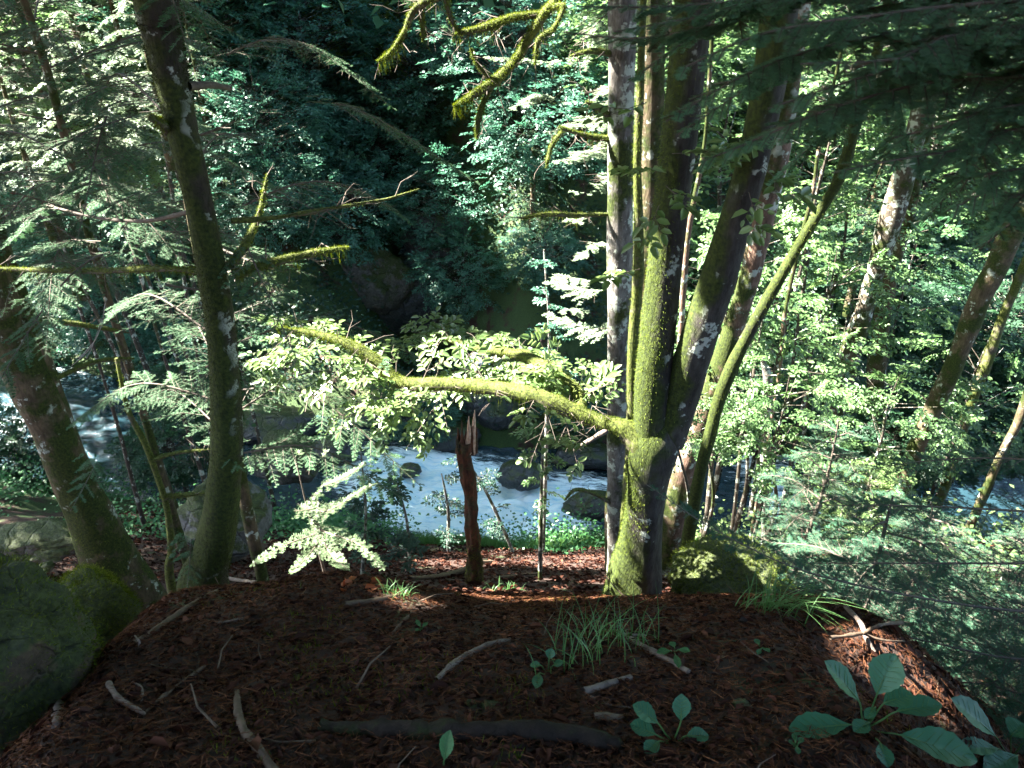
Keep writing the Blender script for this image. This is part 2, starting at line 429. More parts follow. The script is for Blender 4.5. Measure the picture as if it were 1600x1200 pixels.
def rock_mat(name, c1, c2, moss=.6, scale=1., wet=.7):
    m, n, l, out = new_mat(name)
    geo = n.new('ShaderNodeNewGeometry'); pos = geo.outputs['Position']
    nf = noise(n, l, pos, 11 * scale, 7, .7); r = ramp(n, [(.3, c1), (.68, c2)]); l.new(nf.outputs[0], r.inputs[0])
    nm = noise(n, l, pos, 2.6 * scale, 5, .75); sx = n.new('ShaderNodeSeparateXYZ'); l.new(geo.outputs['Normal'], sx.inputs[0])
    ad = n.new('ShaderNodeMath'); ad.operation = 'MULTIPLY_ADD'; ad.inputs[1].default_value = .3; l.new(sx.outputs[2], ad.inputs[0]); l.new(nm.outputs[0], ad.inputs[2])
    rm = ramp(n, [(.8 - moss * .4, (0, 0, 0)), (.9 - moss * .4, (1, 1, 1))]); l.new(ad.outputs[0], rm.inputs[0])
    ng = noise(n, l, pos, 45, 3); rg = ramp(n, [(.3, (.012, .02, .004)), (.7, (.06, .08, .014))]); l.new(ng.outputs[0], rg.inputs[0])
    x = n.new('ShaderNodeMix'); x.data_type = 'RGBA'; l.new(rm.outputs[0], x.inputs[0]); l.new(r.outputs[0], x.inputs[6]); l.new(rg.outputs[0], x.inputs[7])
    p = n.new('ShaderNodeBsdfPrincipled'); l.new(x.outputs[2], p.inputs['Base Color']); p.inputs['Roughness'].default_value = wet
    bp = n.new('ShaderNodeBump'); bp.inputs['Strength'].default_value = .9; bp.inputs['Distance'].default_value = .05
    vo = n.new('ShaderNodeTexVoronoi'); vo.feature = 'DISTANCE_TO_EDGE'; vo.inputs['Scale'].default_value = 3.2 * scale
    nz2 = noise(n, l, pos, 3, 4); mxx = n.new('ShaderNodeMix'); mxx.data_type = 'RGBA'; mxx.inputs[0].default_value = .25; l.new(pos, mxx.inputs[6]); l.new(nz2.outputs['Color'], mxx.inputs[7]); l.new(mxx.outputs[2], vo.inputs['Vector'])
    cl = n.new('ShaderNodeMath'); cl.operation = 'MINIMUM'; cl.inputs[1].default_value = .06; l.new(vo.outputs['Distance'], cl.inputs[0])
    mu = n.new('ShaderNodeMath'); mu.operation = 'MULTIPLY_ADD'; mu.inputs[1].default_value = 9; l.new(cl.outputs[0], mu.inputs[0]); l.new(nf.outputs[0], mu.inputs[2])
    l.new(mu.outputs[0], bp.inputs['Height']); l.new(bp.outputs[0], p.inputs['Normal']); l.new(p.outputs[0], out.inputs[0])
    return m
def simple(name, c1, c2, scale=20, rough=.8, bump=.3, spec=.4, rnd=False):
    m, n, l, out = new_mat(name); geo = n.new('ShaderNodeNewGeometry')
    nf = noise(n, l, geo.outputs['Position'], scale, 4); r = ramp(n, [(.3, c1), (.7, c2)])
    l.new(geo.outputs['Random Per Island'] if rnd else nf.outputs[0], r.inputs[0])
    p = n.new('ShaderNodeBsdfPrincipled'); l.new(r.outputs[0], p.inputs['Base Color']); p.inputs['Roughness'].default_value = rough; p.inputs['Specular IOR Level'].default_value = spec
    if bump:
        bp = n.new('ShaderNodeBump'); bp.inputs['Strength'].default_value = bump; bp.inputs['Distance'].default_value = .01
        l.new(nf.outputs[0], bp.inputs['Height']); l.new(bp.outputs[0], p.inputs['Normal'])
    l.new(p.outputs[0], out.inputs[0]); return m

M = {}
M['leaf'] = leaf_mat('beech leaf', (.07, .125, .04), (.12, .185, .07), (.18, .24, .10), rough=.33, spec=.7)
M['leaf_teal'] = leaf_mat('shade leaf', (.028, .085, .06), (.052, .14, .095), (.08, .185, .125), trans=.35, rough=.45)  # blue-green of shaded foliage put into the leaf colour
M['leaf_deep'] = leaf_mat('shaded deep green leaf', (.015, .045, .025), (.03, .075, .038), (.045, .10, .05), rough=.5)  # darkened leaf colour, stands in for shade among the background trees
M['leaf_light'] = leaf_mat('light leaf', (.045, .10, .035), (.085, .155, .06), (.14, .21, .09), rough=.4)
M['leaf_yellow'] = leaf_mat('yellow green leaf', (.08, .13, .02), (.13, .18, .03), (.18, .22, .04), rough=.45)
M['leaf_shaded'] = leaf_mat('shade darkened leaf', (.008, .03, .02), (.016, .05, .032), (.03, .075, .045), trans=.3, rough=.5)  # darkened leaf colour, stands in for the shade in the ravine
M['herb'] = leaf_mat('herb leaf', (.03, .11, .035), (.045, .15, .05), (.06, .19, .06), trans=.3, rough=.5)
M['herb_teal'] = leaf_mat('broad herb leaf', (.025, .10, .05), (.035, .13, .065), (.05, .16, .08), trans=.3, rough=.5, patch=8)
M['needle_young'] = leaf_mat('young fir needle', (.018, .062, .038), (.032, .095, .055), (.05, .125, .07), trans=.25, rough=.7, spec=.15)
M['needle'] = leaf_mat('fir needle', (.025, .065, .035), (.04, .09, .045), (.06, .12, .055), trans=.2, rough=.65, spec=.2)
M['needle_soft'] = leaf_mat('hemlock needle', (.035, .09, .05), (.055, .13, .06), (.08, .17, .075), trans=.25, rough=.65, spec=.2)
M['needle_bough'] = leaf_mat('skylit bough needle', (.065, .15, .085), (.10, .205, .11), (.14, .26, .135), trans=.35, rough=.5)  # brighter needle colour, stands in for skylight on the overhead boughs
M['needle_mid'] = leaf_mat('mid fir needle', (.045, .085, .05), (.08, .13, .075), (.12, .18, .10), trans=.25, rough=.6, spec=.2)
M['needle_sunlit'] = leaf_mat('sunlit fir needle', (.07, .12, .06), (.12, .18, .09), (.17, .24, .13), trans=.35, rough=.5, spec=.4)  # brightened colour puts sunlight into the small fir's needles
M['needle_glare'] = leaf_mat('sun glare fir needle', (.12, .18, .11), (.2, .27, .17), (.28, .34, .22), trans=.25, rough=.35, spec=.7)  # pale colour stands in for sun glare on the fir needles
M['needle_red'] = leaf_mat('dead needle', (.18, .035, .015), (.26, .05, .02), (.3, .09, .03), trans=.2, rough=.7)
M['moss'] = leaf_mat('moss', (.018, .032, .004), (.075, .11, .010), (.2, .23, .045), trans=.35, rough=.8, spec=.2, patch=3)
M['moss_shaded'] = leaf_mat('dark moss', (.007, .013, .002), (.02, .032, .004), (.05, .068, .009), trans=.3, rough=.8, spec=.2, patch=3)  # darker copy of the moss, stands in for shade on the left trunk
M['grass'] = leaf_mat('grass', (.04, .11, .03), (.07, .16, .05), (.1, .2, .07), trans=.35, rough=.5)
M['bark_dark'] = bark_mat('mossy dark bark', (.016, .013, .009), (.06, .052, .038), moss=.66, lichen=.2, side=(-.4, -.3, 0))
M['bark_plain'] = bark_mat('plain dark bark', (.03, .024, .018), (.09, .075, .06), moss=.2, lichen=.2)
M['bark_beech'] = bark_mat('smooth beech bark', (.018, .015, .012), (.07, .065, .056), moss=.42, lichen=.08, side=(-.8, 0, .5))
M['bark_mottled'] = bark_mat('mottled bark', (.035, .027, .018), (.12, .10, .075), moss=.42, lichen=.32, mscale=3)
M['bark_grey'] = bark_mat('grey conifer bark', (.05, .045, .04), (.22, .205, .19), moss=.3, lichen=.3, mscale=4, scale=1.3)
M['bark_red'] = bark_mat('pinkish bark', (.07, .04, .028), (.23, .15, .115), moss=.42, lichen=.25, side=(-.3, 0, 0))
M['bark_tan'] = bark_mat('tan mossy bark', (.05, .036, .02), (.13, .10, .062), moss=.5, lichen=.12, mscale=3)
M['bark_branch'] = bark_mat('mossy branch', (.06, .05, .035), (.16, .14, .10), moss=.7, side=(0, 0, .9), mosscol=((.016, .024, .005), (.10, .118, .025)), mscale=5)
M['twig'] = simple('twig bark', (.045, .035, .028), (.12, .095, .075), 30)
M['twig_pale'] = simple('pale dead twig', (.16, .14, .13), (.36, .33, .30), 30)
M['rock'] = rock_mat('mossy rock', (.035, .033, .03), (.16, .15, .135), moss=.7)
M['rock_brown'] = rock_mat('brown mossy rock', (.022, .016, .008), (.10, .068, .036), moss=.75, scale=2.2)
M['rock_pale'] = rock_mat('lichened cliff', (.04, .04, .036), (.2, .205, .2), moss=.6)
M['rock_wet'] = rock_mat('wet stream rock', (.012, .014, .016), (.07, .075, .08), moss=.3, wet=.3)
M['moss_rock'] = rock_mat('moss cushion', (.01, .02, .006), (.03, .045, .012), moss=1.6)
M['rot_red'] = bark_mat('rotten red wood', (.012, .006, .004), (.12, .042, .02), moss=.35, lichen=0, scale=.7, mosscol=((.01, .008, .005), (.05, .04, .015)), mscale=9)
M['rot_pale'] = simple('split pale wood', (.28, .16, .10), (.5, .36, .27), 30, .8, .5)
M['log_dark'] = bark_mat('rotten dark log', (.006, .004, .003), (.03, .02, .014), moss=.3, lichen=0, mosscol=((.006, .01, .002), (.025, .035, .006)), mscale=6)
M['stick'] = simple('brown stick', (.05, .033, .022), (.13, .09, .06), 26, .8, .5)
M['stick_pale'] = simple('weathered stick', (.07, .05, .04), (.21, .165, .135), 26, .8, .5)
M['litter'] = leaf_mat('dead leaf litter', (.009, .004, .003), (.038, .014, .009), (.16, .065, .038), trans=.08, rough=.8, spec=.15, patch=2)
M['litter_needle'] = leaf_mat('dead needle litter', (.035, .014, .007), (.11, .043, .019), (.26, .12, .055), trans=.05, rough=.8, spec=.12, patch=2)
M['orange_leaf'] = leaf_mat('orange dead leaf', (.2, .06, .02), (.34, .11, .035), (.4, .16, .05), trans=.3, rough=.6)

def ground_mat():
    m, n, l, out = new_mat('forest soil'); geo = n.new('ShaderNodeNewGeometry'); pos = geo.outputs['Position']
    a = noise(n, l, pos, 24, 8, .75); r = ramp(n, [(.3, (.012, .006, .004)), (.55, (.045, .02, .013)), (.75, (.11, .05, .032))]); l.new(a.outputs[0], r.inputs[0])
    b = noise(n, l, pos, 1.7, 5, .7)
    sp = n.new('ShaderNodeSeparateXYZ'); l.new(pos, sp.inputs[0])
    mr = n.new('ShaderNodeMapRange'); mr.inputs[1].default_value = 8; mr.inputs[2].default_value = 12; mr.inputs[3].default_value = 0; mr.inputs[4].default_value = .22; l.new(sp.outputs[1], mr.inputs[0])
    ad = n.new('ShaderNodeMath'); l.new(mr.outputs[0], ad.inputs[0]); l.new(b.outputs[0], ad.inputs[1])
    rm = ramp(n, [(.6, (0, 0, 0)), (.68, (1, 1, 1))]); l.new(ad.outputs[0], rm.inputs[0])
    c = noise(n, l, pos, 40, 4); rc = ramp(n, [(.3, (.012, .03, .008)), (.7, (.05, .09, .02))]); l.new(c.outputs[0], rc.inputs[0])
    x = n.new('ShaderNodeMix'); x.data_type = 'RGBA'; l.new(rm.outputs[0], x.inputs[0]); l.new(r.outputs[0], x.inputs[6]); l.new(rc.outputs[0], x.inputs[7])
    p = n.new('ShaderNodeBsdfPrincipled'); l.new(x.outputs[2], p.inputs['Base Color']); p.inputs['Roughness'].default_value = .9
    bp = n.new('ShaderNodeBump'); bp.inputs['Strength'].default_value = 1; bp.inputs['Distance'].default_value = .03; l.new(a.outputs[0], bp.inputs['Height']); l.new(bp.outputs[0], p.inputs['Normal'])
    l.new(p.outputs[0], out.inputs[0]); return m
M['ground'] = ground_mat()

def water_mat():
    m, n, l, out = new_mat('stream water'); geo = n.new('ShaderNodeNewGeometry'); pos = geo.outputs['Position']
    at_ = n.new('ShaderNodeAttribute'); at_.attribute_name = 'foam'
    mp = n.new('ShaderNodeMapping'); mp.inputs['Scale'].default_value = (.32, 1.7, .8); mp.inputs['Rotation'].default_value = (0, 0, .3); l.new(pos, mp.inputs[0])
    a = noise(n, l, mp.outputs[0], 5.5, 7, .72)
    ad = n.new('ShaderNodeMath'); ad.operation = 'ADD'; l.new(at_.outputs['Fac'], ad.inputs[0]); l.new(a.outputs[0], ad.inputs[1])
    rm = ramp(n, [(.66, (0, 0, 0)), (.8, (1, 1, 1))]); l.new(ad.outputs[0], rm.inputs[0])
    w = n.new('ShaderNodeBsdfPrincipled'); w.inputs['Base Color'].default_value = (.012, .03, .04, 1); w.inputs['Roughness'].default_value = .08
    f = n.new('ShaderNodeBsdfPrincipled'); f.inputs['Base Color'].default_value = (.74, .84, .9, 1); f.inputs['Roughness'].default_value = .6
    fr = ramp(n, [(.3, (.3, .62, .82)), (.52, (.85, .96, 1.0))]); l.new(a.outputs[0], fr.inputs[0]); l.new(fr.outputs[0], f.inputs['Base Color'])  # blue of the shaded stream put into the foam colour
    bp = n.new('ShaderNodeBump'); bp.inputs['Strength'].default_value = .55; bp.inputs['Distance'].default_value = .08; l.new(a.outputs[0], bp.inputs['Height'])
    l.new(bp.outputs[0], w.inputs['Normal']); l.new(bp.outputs[0], f.inputs['Normal'])
    s = n.new('ShaderNodeMixShader'); l.new(rm.outputs[0], s.inputs[0]); l.new(w.outputs[0], s.inputs[1]); l.new(f.outputs[0], s.inputs[2]); l.new(s.outputs[0], out.inputs[0])
    return m
M['water'] = water_mat()

# ================================================================ SETTING
def warp(a, b, n, c, k):   # denser samples near c
    t = np.linspace(np.arcsinh((a - c) / k), np.arcsinh((b - c) / k), n); return c + k * np.sinh(t)
gx = warp(-150, 150, 420, 0, 2.2); gy = warp(-80, 190, 560, 2.5, 2.2)
X, Y = np.meshgrid(gx, gy, indexing='ij'); Z = H(X, Y)
idx = np.arange(X.size).reshape(X.shape)
f = np.stack([idx[:-1, :-1], idx[1:, :-1], idx[1:, 1:], idx[:-1, 1:]], -1).reshape(-1, 4)
g = G().add(np.stack([X, Y, Z], -1).reshape(-1, 3), f)
tag(obj('ground', g, M['ground']), kind='structure')

# water
def water_z(x, y):
    ys = y - chan(x)
    z = -10.93 - .07 * np.clip(x, -60, 40)
    z = z + .28 * sst(-.6, -3.4, x) + .12 * sst(3.2, 1.4, x)
    return z
def foam_at(x, y):
    ys = y - chan(x)
    f1 = np.exp(-((x + 1.6) / 2.5) ** 2 - ((ys - 15.3) / 1.7) ** 2) * .95
    f2 = np.exp(-((x - .5) / 1.2) ** 2 - ((ys - 14.9) / 1.1) ** 2) * .85
    f3 = np.exp(-((x - 2.3) / .9) ** 2 - ((ys - 16.3) / .5) ** 2) * .3
    f4 = np.exp(-((x + 6.5) / .9) ** 2 - ((ys - 16.5) / .9) ** 2) * .2
    f5 = np.exp(-((x + 13.8) / 1.0) ** 2) * .22 + np.exp(-((x + 10.2) / .7) ** 2) * .1 + np.exp(-((x - 7.5) / 1.3) ** 2) * .35
    return f1 + f2 + f3 + f4 + f5 - .06
wx = np.linspace(-45, 35, 900); wy = np.linspace(-3.3, 2.6, 96)
WX, WS = np.meshgrid(wx, wy, indexing='ij'); WY = WS + chan(WX) + 16.1
fo = foam_at(WX, WY); P = np.stack([WX, WY, 0 * WX], -1)
WZ = water_z(WX, WY) + vnoise(P, 1.6, 31, 4) * (.05 + .34 * np.clip(fo, 0, 1)) + vnoise(P, 7, 37, 2) * .04
g = G(); idx = np.arange(WX.size).reshape(WX.shape)
f = np.stack([idx[:-1, :-1], idx[1:, :-1], idx[1:, 1:], idx[:-1, 1:]], -1).reshape(-1, 4)
g.add(np.stack([WX, WY, WZ], -1).reshape(-1, 3), f)
wo = obj('stream_water', g, M['water']); tag(wo, kind='structure')
at_ = wo.data.attributes.new('foam', 'FLOAT', 'POINT'); at_.data.foreach_set('value', fo.ravel().astype(np.float32))

# side waterfall threads on the far bank
def cascade(px, py0, py1, Y0, Y1, w, name):
    a = at(px, py0, Y0); b = at(px - 8, py1, Y1)
    pr = spline([[*a], [*((a + b) / 2 + np.array((w * .3, 0, .1)))], [*b]], 14)
    u = np.linspace(-1, 1, 9); V = pr[:, None] + np.array((1, 0, 0)) * (u * w / 2)[None, :, None] * (1 + .5 * np.linspace(0, 1, 14))[:, None, None]
    V = V + vnoise(V, 9, 3, 2)[..., None] * np.array((.2, -.4, .2)) * w * .5
    V[:, :, 1] -= (1 - u ** 2)[None] * w * .25
    i = np.arange(14 * 9).reshape(14, 9); f = np.stack([i[:-1, :-1], i[1:, :-1], i[1:, 1:], i[:-1, 1:]], -1).reshape(-1, 4)
    o = obj(name, G().add(V.reshape(-1, 3), f), M['water']); tag(o, kind='structure')
    q = o.data.attributes.new('foam', 'FLOAT', 'POINT'); q.data.foreach_set('value', np.full(14 * 9, .16, np.float32))
def far_Y(px, py):
    d = ray(px, py); t = np.linspace(14, 70, 3000); P = np.array((0, 0, CAMZ)) + d[None] * t[:, None]
    P = P[P[:, 1] > 17.5]; g_ = H(P[:, 0], P[:, 1]); k = np.argmax(P[:, 2] < g_); return P[k][1]
cascade(752, 545, 570, far_Y(752, 545) - .5, far_Y(752, 570) - .45, .55, 'waterfall')
cascade(640, 360, 400, far_Y(640, 360) - .5, far_Y(640, 400) - .5, .35, 'waterfall')

# ================================================================ TREES
def topx(p):
    d = np.asarray(p) - np.array((0, 0, CAMZ)); t = d[1] * .8660254 - d[2] * .5
    return 800 + F * d[0] / t, 600 - F * (d[1] * .5 + d[2] * .8660254) / t
LIT = []      # spots kept in direct sun by opening the foliage: (point, radius)
def lit(px, py, Y, r): LIT.append((at(px, py, Y), r))
for a in [(470, 525, 3.5, .28), (560, 560, 3.5, .35), (640, 600, 3.5, .35), (740, 620, 3.5, .38), (830, 600, 3.5, .36), (920, 640, 3.4, .32),
          (660, 680, 3.5, .25), (850, 700, 3.5, .25), (700, 520, 3.6, .3), (780, 540, 3.6, .3),
          (985, 660, 3.3, .22), (1000, 740, 3.2, .2), (985, 850, 3.2, .2), (1000, 910, 3.1, .14), (1010, 590, 3.3, .16), (1005, 480, 3.3, .15), (1060, 560, 3.3, .13),
          (480, 740, 3.5, .3), (500, 800, 3.5, .36), (490, 860, 3.4, .34), (420, 840, 3.4, .28), (570, 870, 3.4, .24), (570, 760, 3.5, .2),
          (890, 500, 7, .7), (920, 400, 7, .8), (920, 300, 7, .8), (930, 200, 7, .8), (850, 130, 7, .7), (960, 620, 6, .5), (965, 450, 6, .5), (965, 250, 6, .4),
          (760, 80, 6, .6), (640, 60, 7, .7), (580, 90, 7, .6), (740, 160, 6, .5),
          (80, 60, 9, 1.4), (200, 60, 9, 1.0), (50, 130, 9, 1.), (30, 340, 5, .4), (500, 390, 5, .3),
          (320, 510, 5, .22), (350, 560, 5, .2), (265, 180, 3, .12), (150, 540, 5, .15), (210, 635, 20, .5), (155, 670, 20, .45),
          (1120, 680, 6, .5), (1180, 620, 7, .5), (1230, 520, 9, .8), (1280, 400, 11, 1.), (1120, 450, 9, .8), (1100, 300, 10, 1.),
          (1200, 330, 9, .6), (1150, 420, 8, .5), (1330, 560, 12, .7), (1380, 520, 12, .6), (1450, 400, 17, 2.), (1540, 380, 18, 2.2), (1430, 330, 15, 1.2), (1540, 180, 18, 1.2),
          (1450, 620, 11, 1.), (1560, 560, 11, .9), (1380, 450, 11, .7), (1230, 720, 6, .45), (1340, 640, 9, .8), (1560, 690, 5, .2),
          (1500, 1000, 3, .16), 
          (650, 942, 2.9, .09), (900, 870, 5.5, .22), (600, 925, 3, .05), (860, 900, 5, .12), (1290, 200, 13, 1.), (1350, 120, 14, 1.), (1120, 150, 9, .6), (590, 100, 24, 1.3), (620, 60, 24, 1.), (1500, 360, 25, 2.5), (1420, 260, 27, 2.2), (1560, 150, 30, 2.4), (1300, 380, 20, 1.6), (1120, 300, 24, 2.), (80, 60, 25, 3.), (190, 50, 24, 2.), (30, 150, 22, 2.), (300, 140, 22, .8), (760, 530, 3.7, .4), (860, 560, 3.6, .4), (600, 640, 3.4, .3), (520, 600, 3.5, .3), (880, 680, 3.4, .3), (900, 130, 4, .35), (800, 90, 4, .5), (700, 60, 4, .45), (740, 190, 3.9, .3), (620, 60, 3.9, .3), (500, 400, 3.3, .15), (420, 330, 3.4, .15), (430, 480, 3.8, .35)]:
    lit(*a)
for px, py, r in [(1350, 870, .26), (1300, 850, .2), (1420, 880, .2), (1550, 850, .18), (1500, 1000, .16), (1440, 1085, .16), (1475, 1105, .12), (1400, 1110, .08), (1560, 950, .2), (1400, 950, .12), (1300, 930, .14), (1350, 990, .1), (1450, 920, .15), (1520, 1060, .1), (655, 945, .13), (620, 940, .09), (590, 925, .09), (900, 875, .3), (850, 905, .15), (800, 925, .12), (700, 925, .08), (560, 915, .08), (780, 960, .05), (960, 905, .12), (830, 960, .06), (1260, 930, .06)]:
    LIT.append((atg(px, py), r))
for a in [(120, 70, 10, .9), (25, 190, 9, .7), (215, 30, 11, .9), (60, 60, 10, .9), (60, 340, 4.5, .5), (120, 380, 4.5, .4), (30, 290, 5, .5), (620, 20, 5, .5), (560, 30, 6, .6), (880, 60, 5, .6), (930, 110, 5, .5), (1040, 500, 3.2, .25), (1080, 560, 3.1, .2), (1000, 620, 3.2, .3), (1010, 700, 3.1, .25), (1150, 430, 3.1, .1)]: lit(*a)
rg_ = np.random.default_rng(5)
for i in range(26): lit(rg_.uniform(1070, 1600), rg_.uniform(640, 1060), rg_.uniform(2.6, 5.5), rg_.uniform(.05, .12))
for i in range(14): lit(rg_.uniform(0, 620), rg_.uniform(0, 330), rg_.uniform(6, 14), rg_.uniform(.2, .5))
LIT = [(c_, r_ * (.62 if (r_ > .7 and topx(c_)[0] > 1060) else 1)) for c_, r_ in LIT]
LC = np.array([a[0] for a in LIT]); LR = np.array([a[1] for a in LIT])
def sunlit_gap(P):
    """True where a leaf at P would shade one of the sunlit places"""
    out = np.zeros(len(P), bool)
    j = 1 + .35 * vnoise(P, 1.7, 77, 2)
    for c, r in zip(LC, LR):
        v = P - c; t = v @ SUN; d = np.linalg.norm(v - t[:, None] * SUN, axis=1)
        out |= (t > .5) & (d < r * 1.15 * j)
    return out

def pxpath(pts):
    """[(px,py,Y,width_px)] -> (n,4) path with radii in metres"""
    r = []
    for px, py, Y, w in pts:
        p = at(px, py, Y); r.append([*p, wr(w, p)])
    return np.array(r)

def full_trunk(path, top_z, root=True):
    """extend an (n,4) path down into the ground and up to top_z"""
    p = path.tolist()
    if path[0][2] > path[-1][2]: p = p[::-1]
    b = np.array(p[0]); d = unit(b[:3] - np.array(p[1])[:3])
    d = unit(d * .4 + np.array((0, 0, -1)))
    g = float(H(b[0], b[1]))
    if b[2] > g:
        steps = b[2] - g + .25; q = b[:3] + d * steps / abs(d[2]); p = [[*q, b[3] * 1.15]] + p
    else: p = [[b[0], b[1], g - .25, b[3] * 1.1]] + p
    e = np.array(p[-1]); u = unit(e[:3] - np.array(p[-2])[:3]); k = 0
    while p[-1][2] < top_z and k < 8:
        u = unit(u + np.array((0, 0, .3))); l = max(1., (top_z - e[2]) / 5)
        e = np.array([*(np.array(p[-1][:3]) + u * l), p[-1][3] * .84]); p.append(e.tolist()); k += 1
    return np.array(p)

CANOPY = {}
def crown_over(rng, root, path, z0, radius, height, n, mat, leaf=.17, centre=None, name='crown'):
    """a leafy crown added as shade over a trunk, opened along sun lines to LIT"""
    top = path[-1][:3]; c = np.array(centre if centre is not None else (top[0], top[1], z0 + height / 2))
    ncl = max(10, n // 70)
    q = unit(rng.normal(0, 1, (ncl, 3))) * (rng.random((ncl, 1)) ** .45)
    C = c + q * np.array((radius, radius, height / 2))
    C = C[C[:, 2] > z0]
    per = n // len(C)
    P = (C[:, None] + rng.normal(0, 1, (len(C), per, 3)) * np.array((.48, .48, .2)) * radius / 2.4).reshape(-1, 3)
    P = P[P[:, 2] > z0 - .2]; P = P[~sunlit_gap(P)]  # leaves left out so sun beams reach the LIT spots
    D = unit(P - c + rng.normal(0, radius * .5, P.shape)) * np.array((1, 1, .4)); N_ = np.array((0, 0, 1.)) + rng.normal(0, .45, P.shape)
    g_ = leaves_lo(P, D, N_, leaf * rng.uniform(.7, 1.2, len(P)), leaf * .7)
    o = obj(name, g_, mat, root)
    # limbs
    i = np.argmin(np.abs(path[:, 2][:, None] - (C[:, 2] - radius * .35)[None]), 0)
    S0 = path[i, :3]; mid = (S0 + C) / 2 + np.array((0, 0, .25))
    k = ~(sunlit_gap(mid) | sunlit_gap(C) | sunlit_gap((mid + C) / 2) | sunlit_gap((mid + S0) / 2) | sunlit_gap(mid * .8 + C * .2) | sunlit_gap(mid * .2 + C * .8)) & (mid[:, 2] > z0 - .2)
    rl = np.minimum(path[i, 3] * .3, .05)[k]
    gl = sticks(S0[k], mid[k], rl, rl * .6, 5); gl.merge(sticks(mid[k], C[k], rl * .6, rl * .2, 4))
    obj('limbs', gl, M['twig'], root)
    return o

def big_tree(name, label, cat, pts, mat, seed, top=6, k=28, amp=.14, flare=.5, n=None, group=None, mossn=0, mossL=.02, mossmask=None, crown=None, stretch=1):
    rng = np.random.default_rng(seed)
    path = full_trunk(pxpath(pts) * np.array((1, 1, 1, .88 if seed > 30 else .84)), top)
    base = path[0][:3].copy(); base[2] = H(base[0], base[1])
    root = thing(name, label, cat, base, group)
    pr = spline(path, n or max(40, len(path) * 10))
    g_ = tube(pr, k, amp, 7, seed, flare=flare); obj('trunk', g_, mat, root)
    if mossn:
        V, N = g_.surf
        b = blades(rng, V, N, mossn, mossL, mossL * .14, mossmask, hang=.35)
        obj('moss', b, M['moss_shaded'] if seed == 11 else M['moss'], root, smooth=False)
    if crown:
        z0, rad, h, cn, cm = crown[:5]; crown_over(rng, root, path, z0, rad, h, cn, cm, centre=crown[5] if len(crown) > 5 else None)
    return root, pr, rng

def add_branch(root, pts, mat, rng, k=10, amp=.25, mossn=0, mossL=.015, name='branch', n=40, mossmask=None):
    pr = spline(pxpath(pts) if len(pts[0]) == 4 and pts[0][0] > 20 or np.max(np.abs(np.array(pts)[:, :2])) > 60 else np.array(pts), n)
    if 'stub' not in name: pr[:, 3] *= np.minimum(1, (1 - np.linspace(0, 1, len(pr))) * 7 + .2)
    g_ = tube(pr, k, amp, 16, 5); o = obj(name, g_, mat, root)
    nt_ = 0 if 'stub' in name else int(5 + 9 * np.linalg.norm(pr[0, :3] - pr[-1, :3]))
    if nt_:
        i_ = rng.integers(len(pr) // 5, len(pr) - 1, nt_); A_ = pr[i_, :3]; T_ = unit(pr[i_, :3] - pr[i_ - 1, :3])
        d_ = unit(T_ * .6 + rng.normal(0, .6, (nt_, 3)) - np.array((0, 0, .15))); l_ = rng.uniform(.05, .22, (nt_, 1)); gt = G()
        for q_ in range(3):
            B_ = A_ + d_ * l_ * (.5 - .1 * q_); gt.merge(sticks(A_, B_, .0028 - .0007 * q_, .0021 - .0007 * q_, 4)); A_ = B_; d_ = unit(d_ + rng.normal(0, .35, (nt_, 3)) - np.array((0, 0, .15)))
            if q_ == 0: C_ = B_ + unit(d_ + rng.normal(0, .8, (nt_, 3))) * l_ * .4; gt.merge(sticks(B_, C_, .0014, .0007, 3))
        t_ = obj('twigs', gt, M['twig'], None, origin=np.array(root.location)); t_.parent = o; t_.location = (0, 0, 0)
    if mossn:
        V, N = g_.surf
        bl = blades(rng, V, N, mossn, mossL, mossL * .16, mossmask or (lambda P, n_: np.clip(.55 + n_[:, 2] * .5 + vnoise(P, 8, 3) * .5, 0, 1)), hang=.25)
        if mossn > 1400: bl.merge(blades(rng, V, N, mossn // 5, mossL * 2.6, mossL * .12, lambda P, n_: np.clip(-n_[:, 2] * 1.2 + .1, 0, 1) * (vnoise(P, 9, 6) > -.05), hang=1.6, ndir=.4))
        mo = obj('moss', bl, M['moss'], None, origin=np.array(root.location), smooth=False)
        mo.parent = o; mo.location = (0, 0, 0)
    return pr

patch = lambda f, b, s=0: (lambda P, n_: np.clip(b + f * vnoise(P, 3.1, s, 3) * 2, 0, 1))

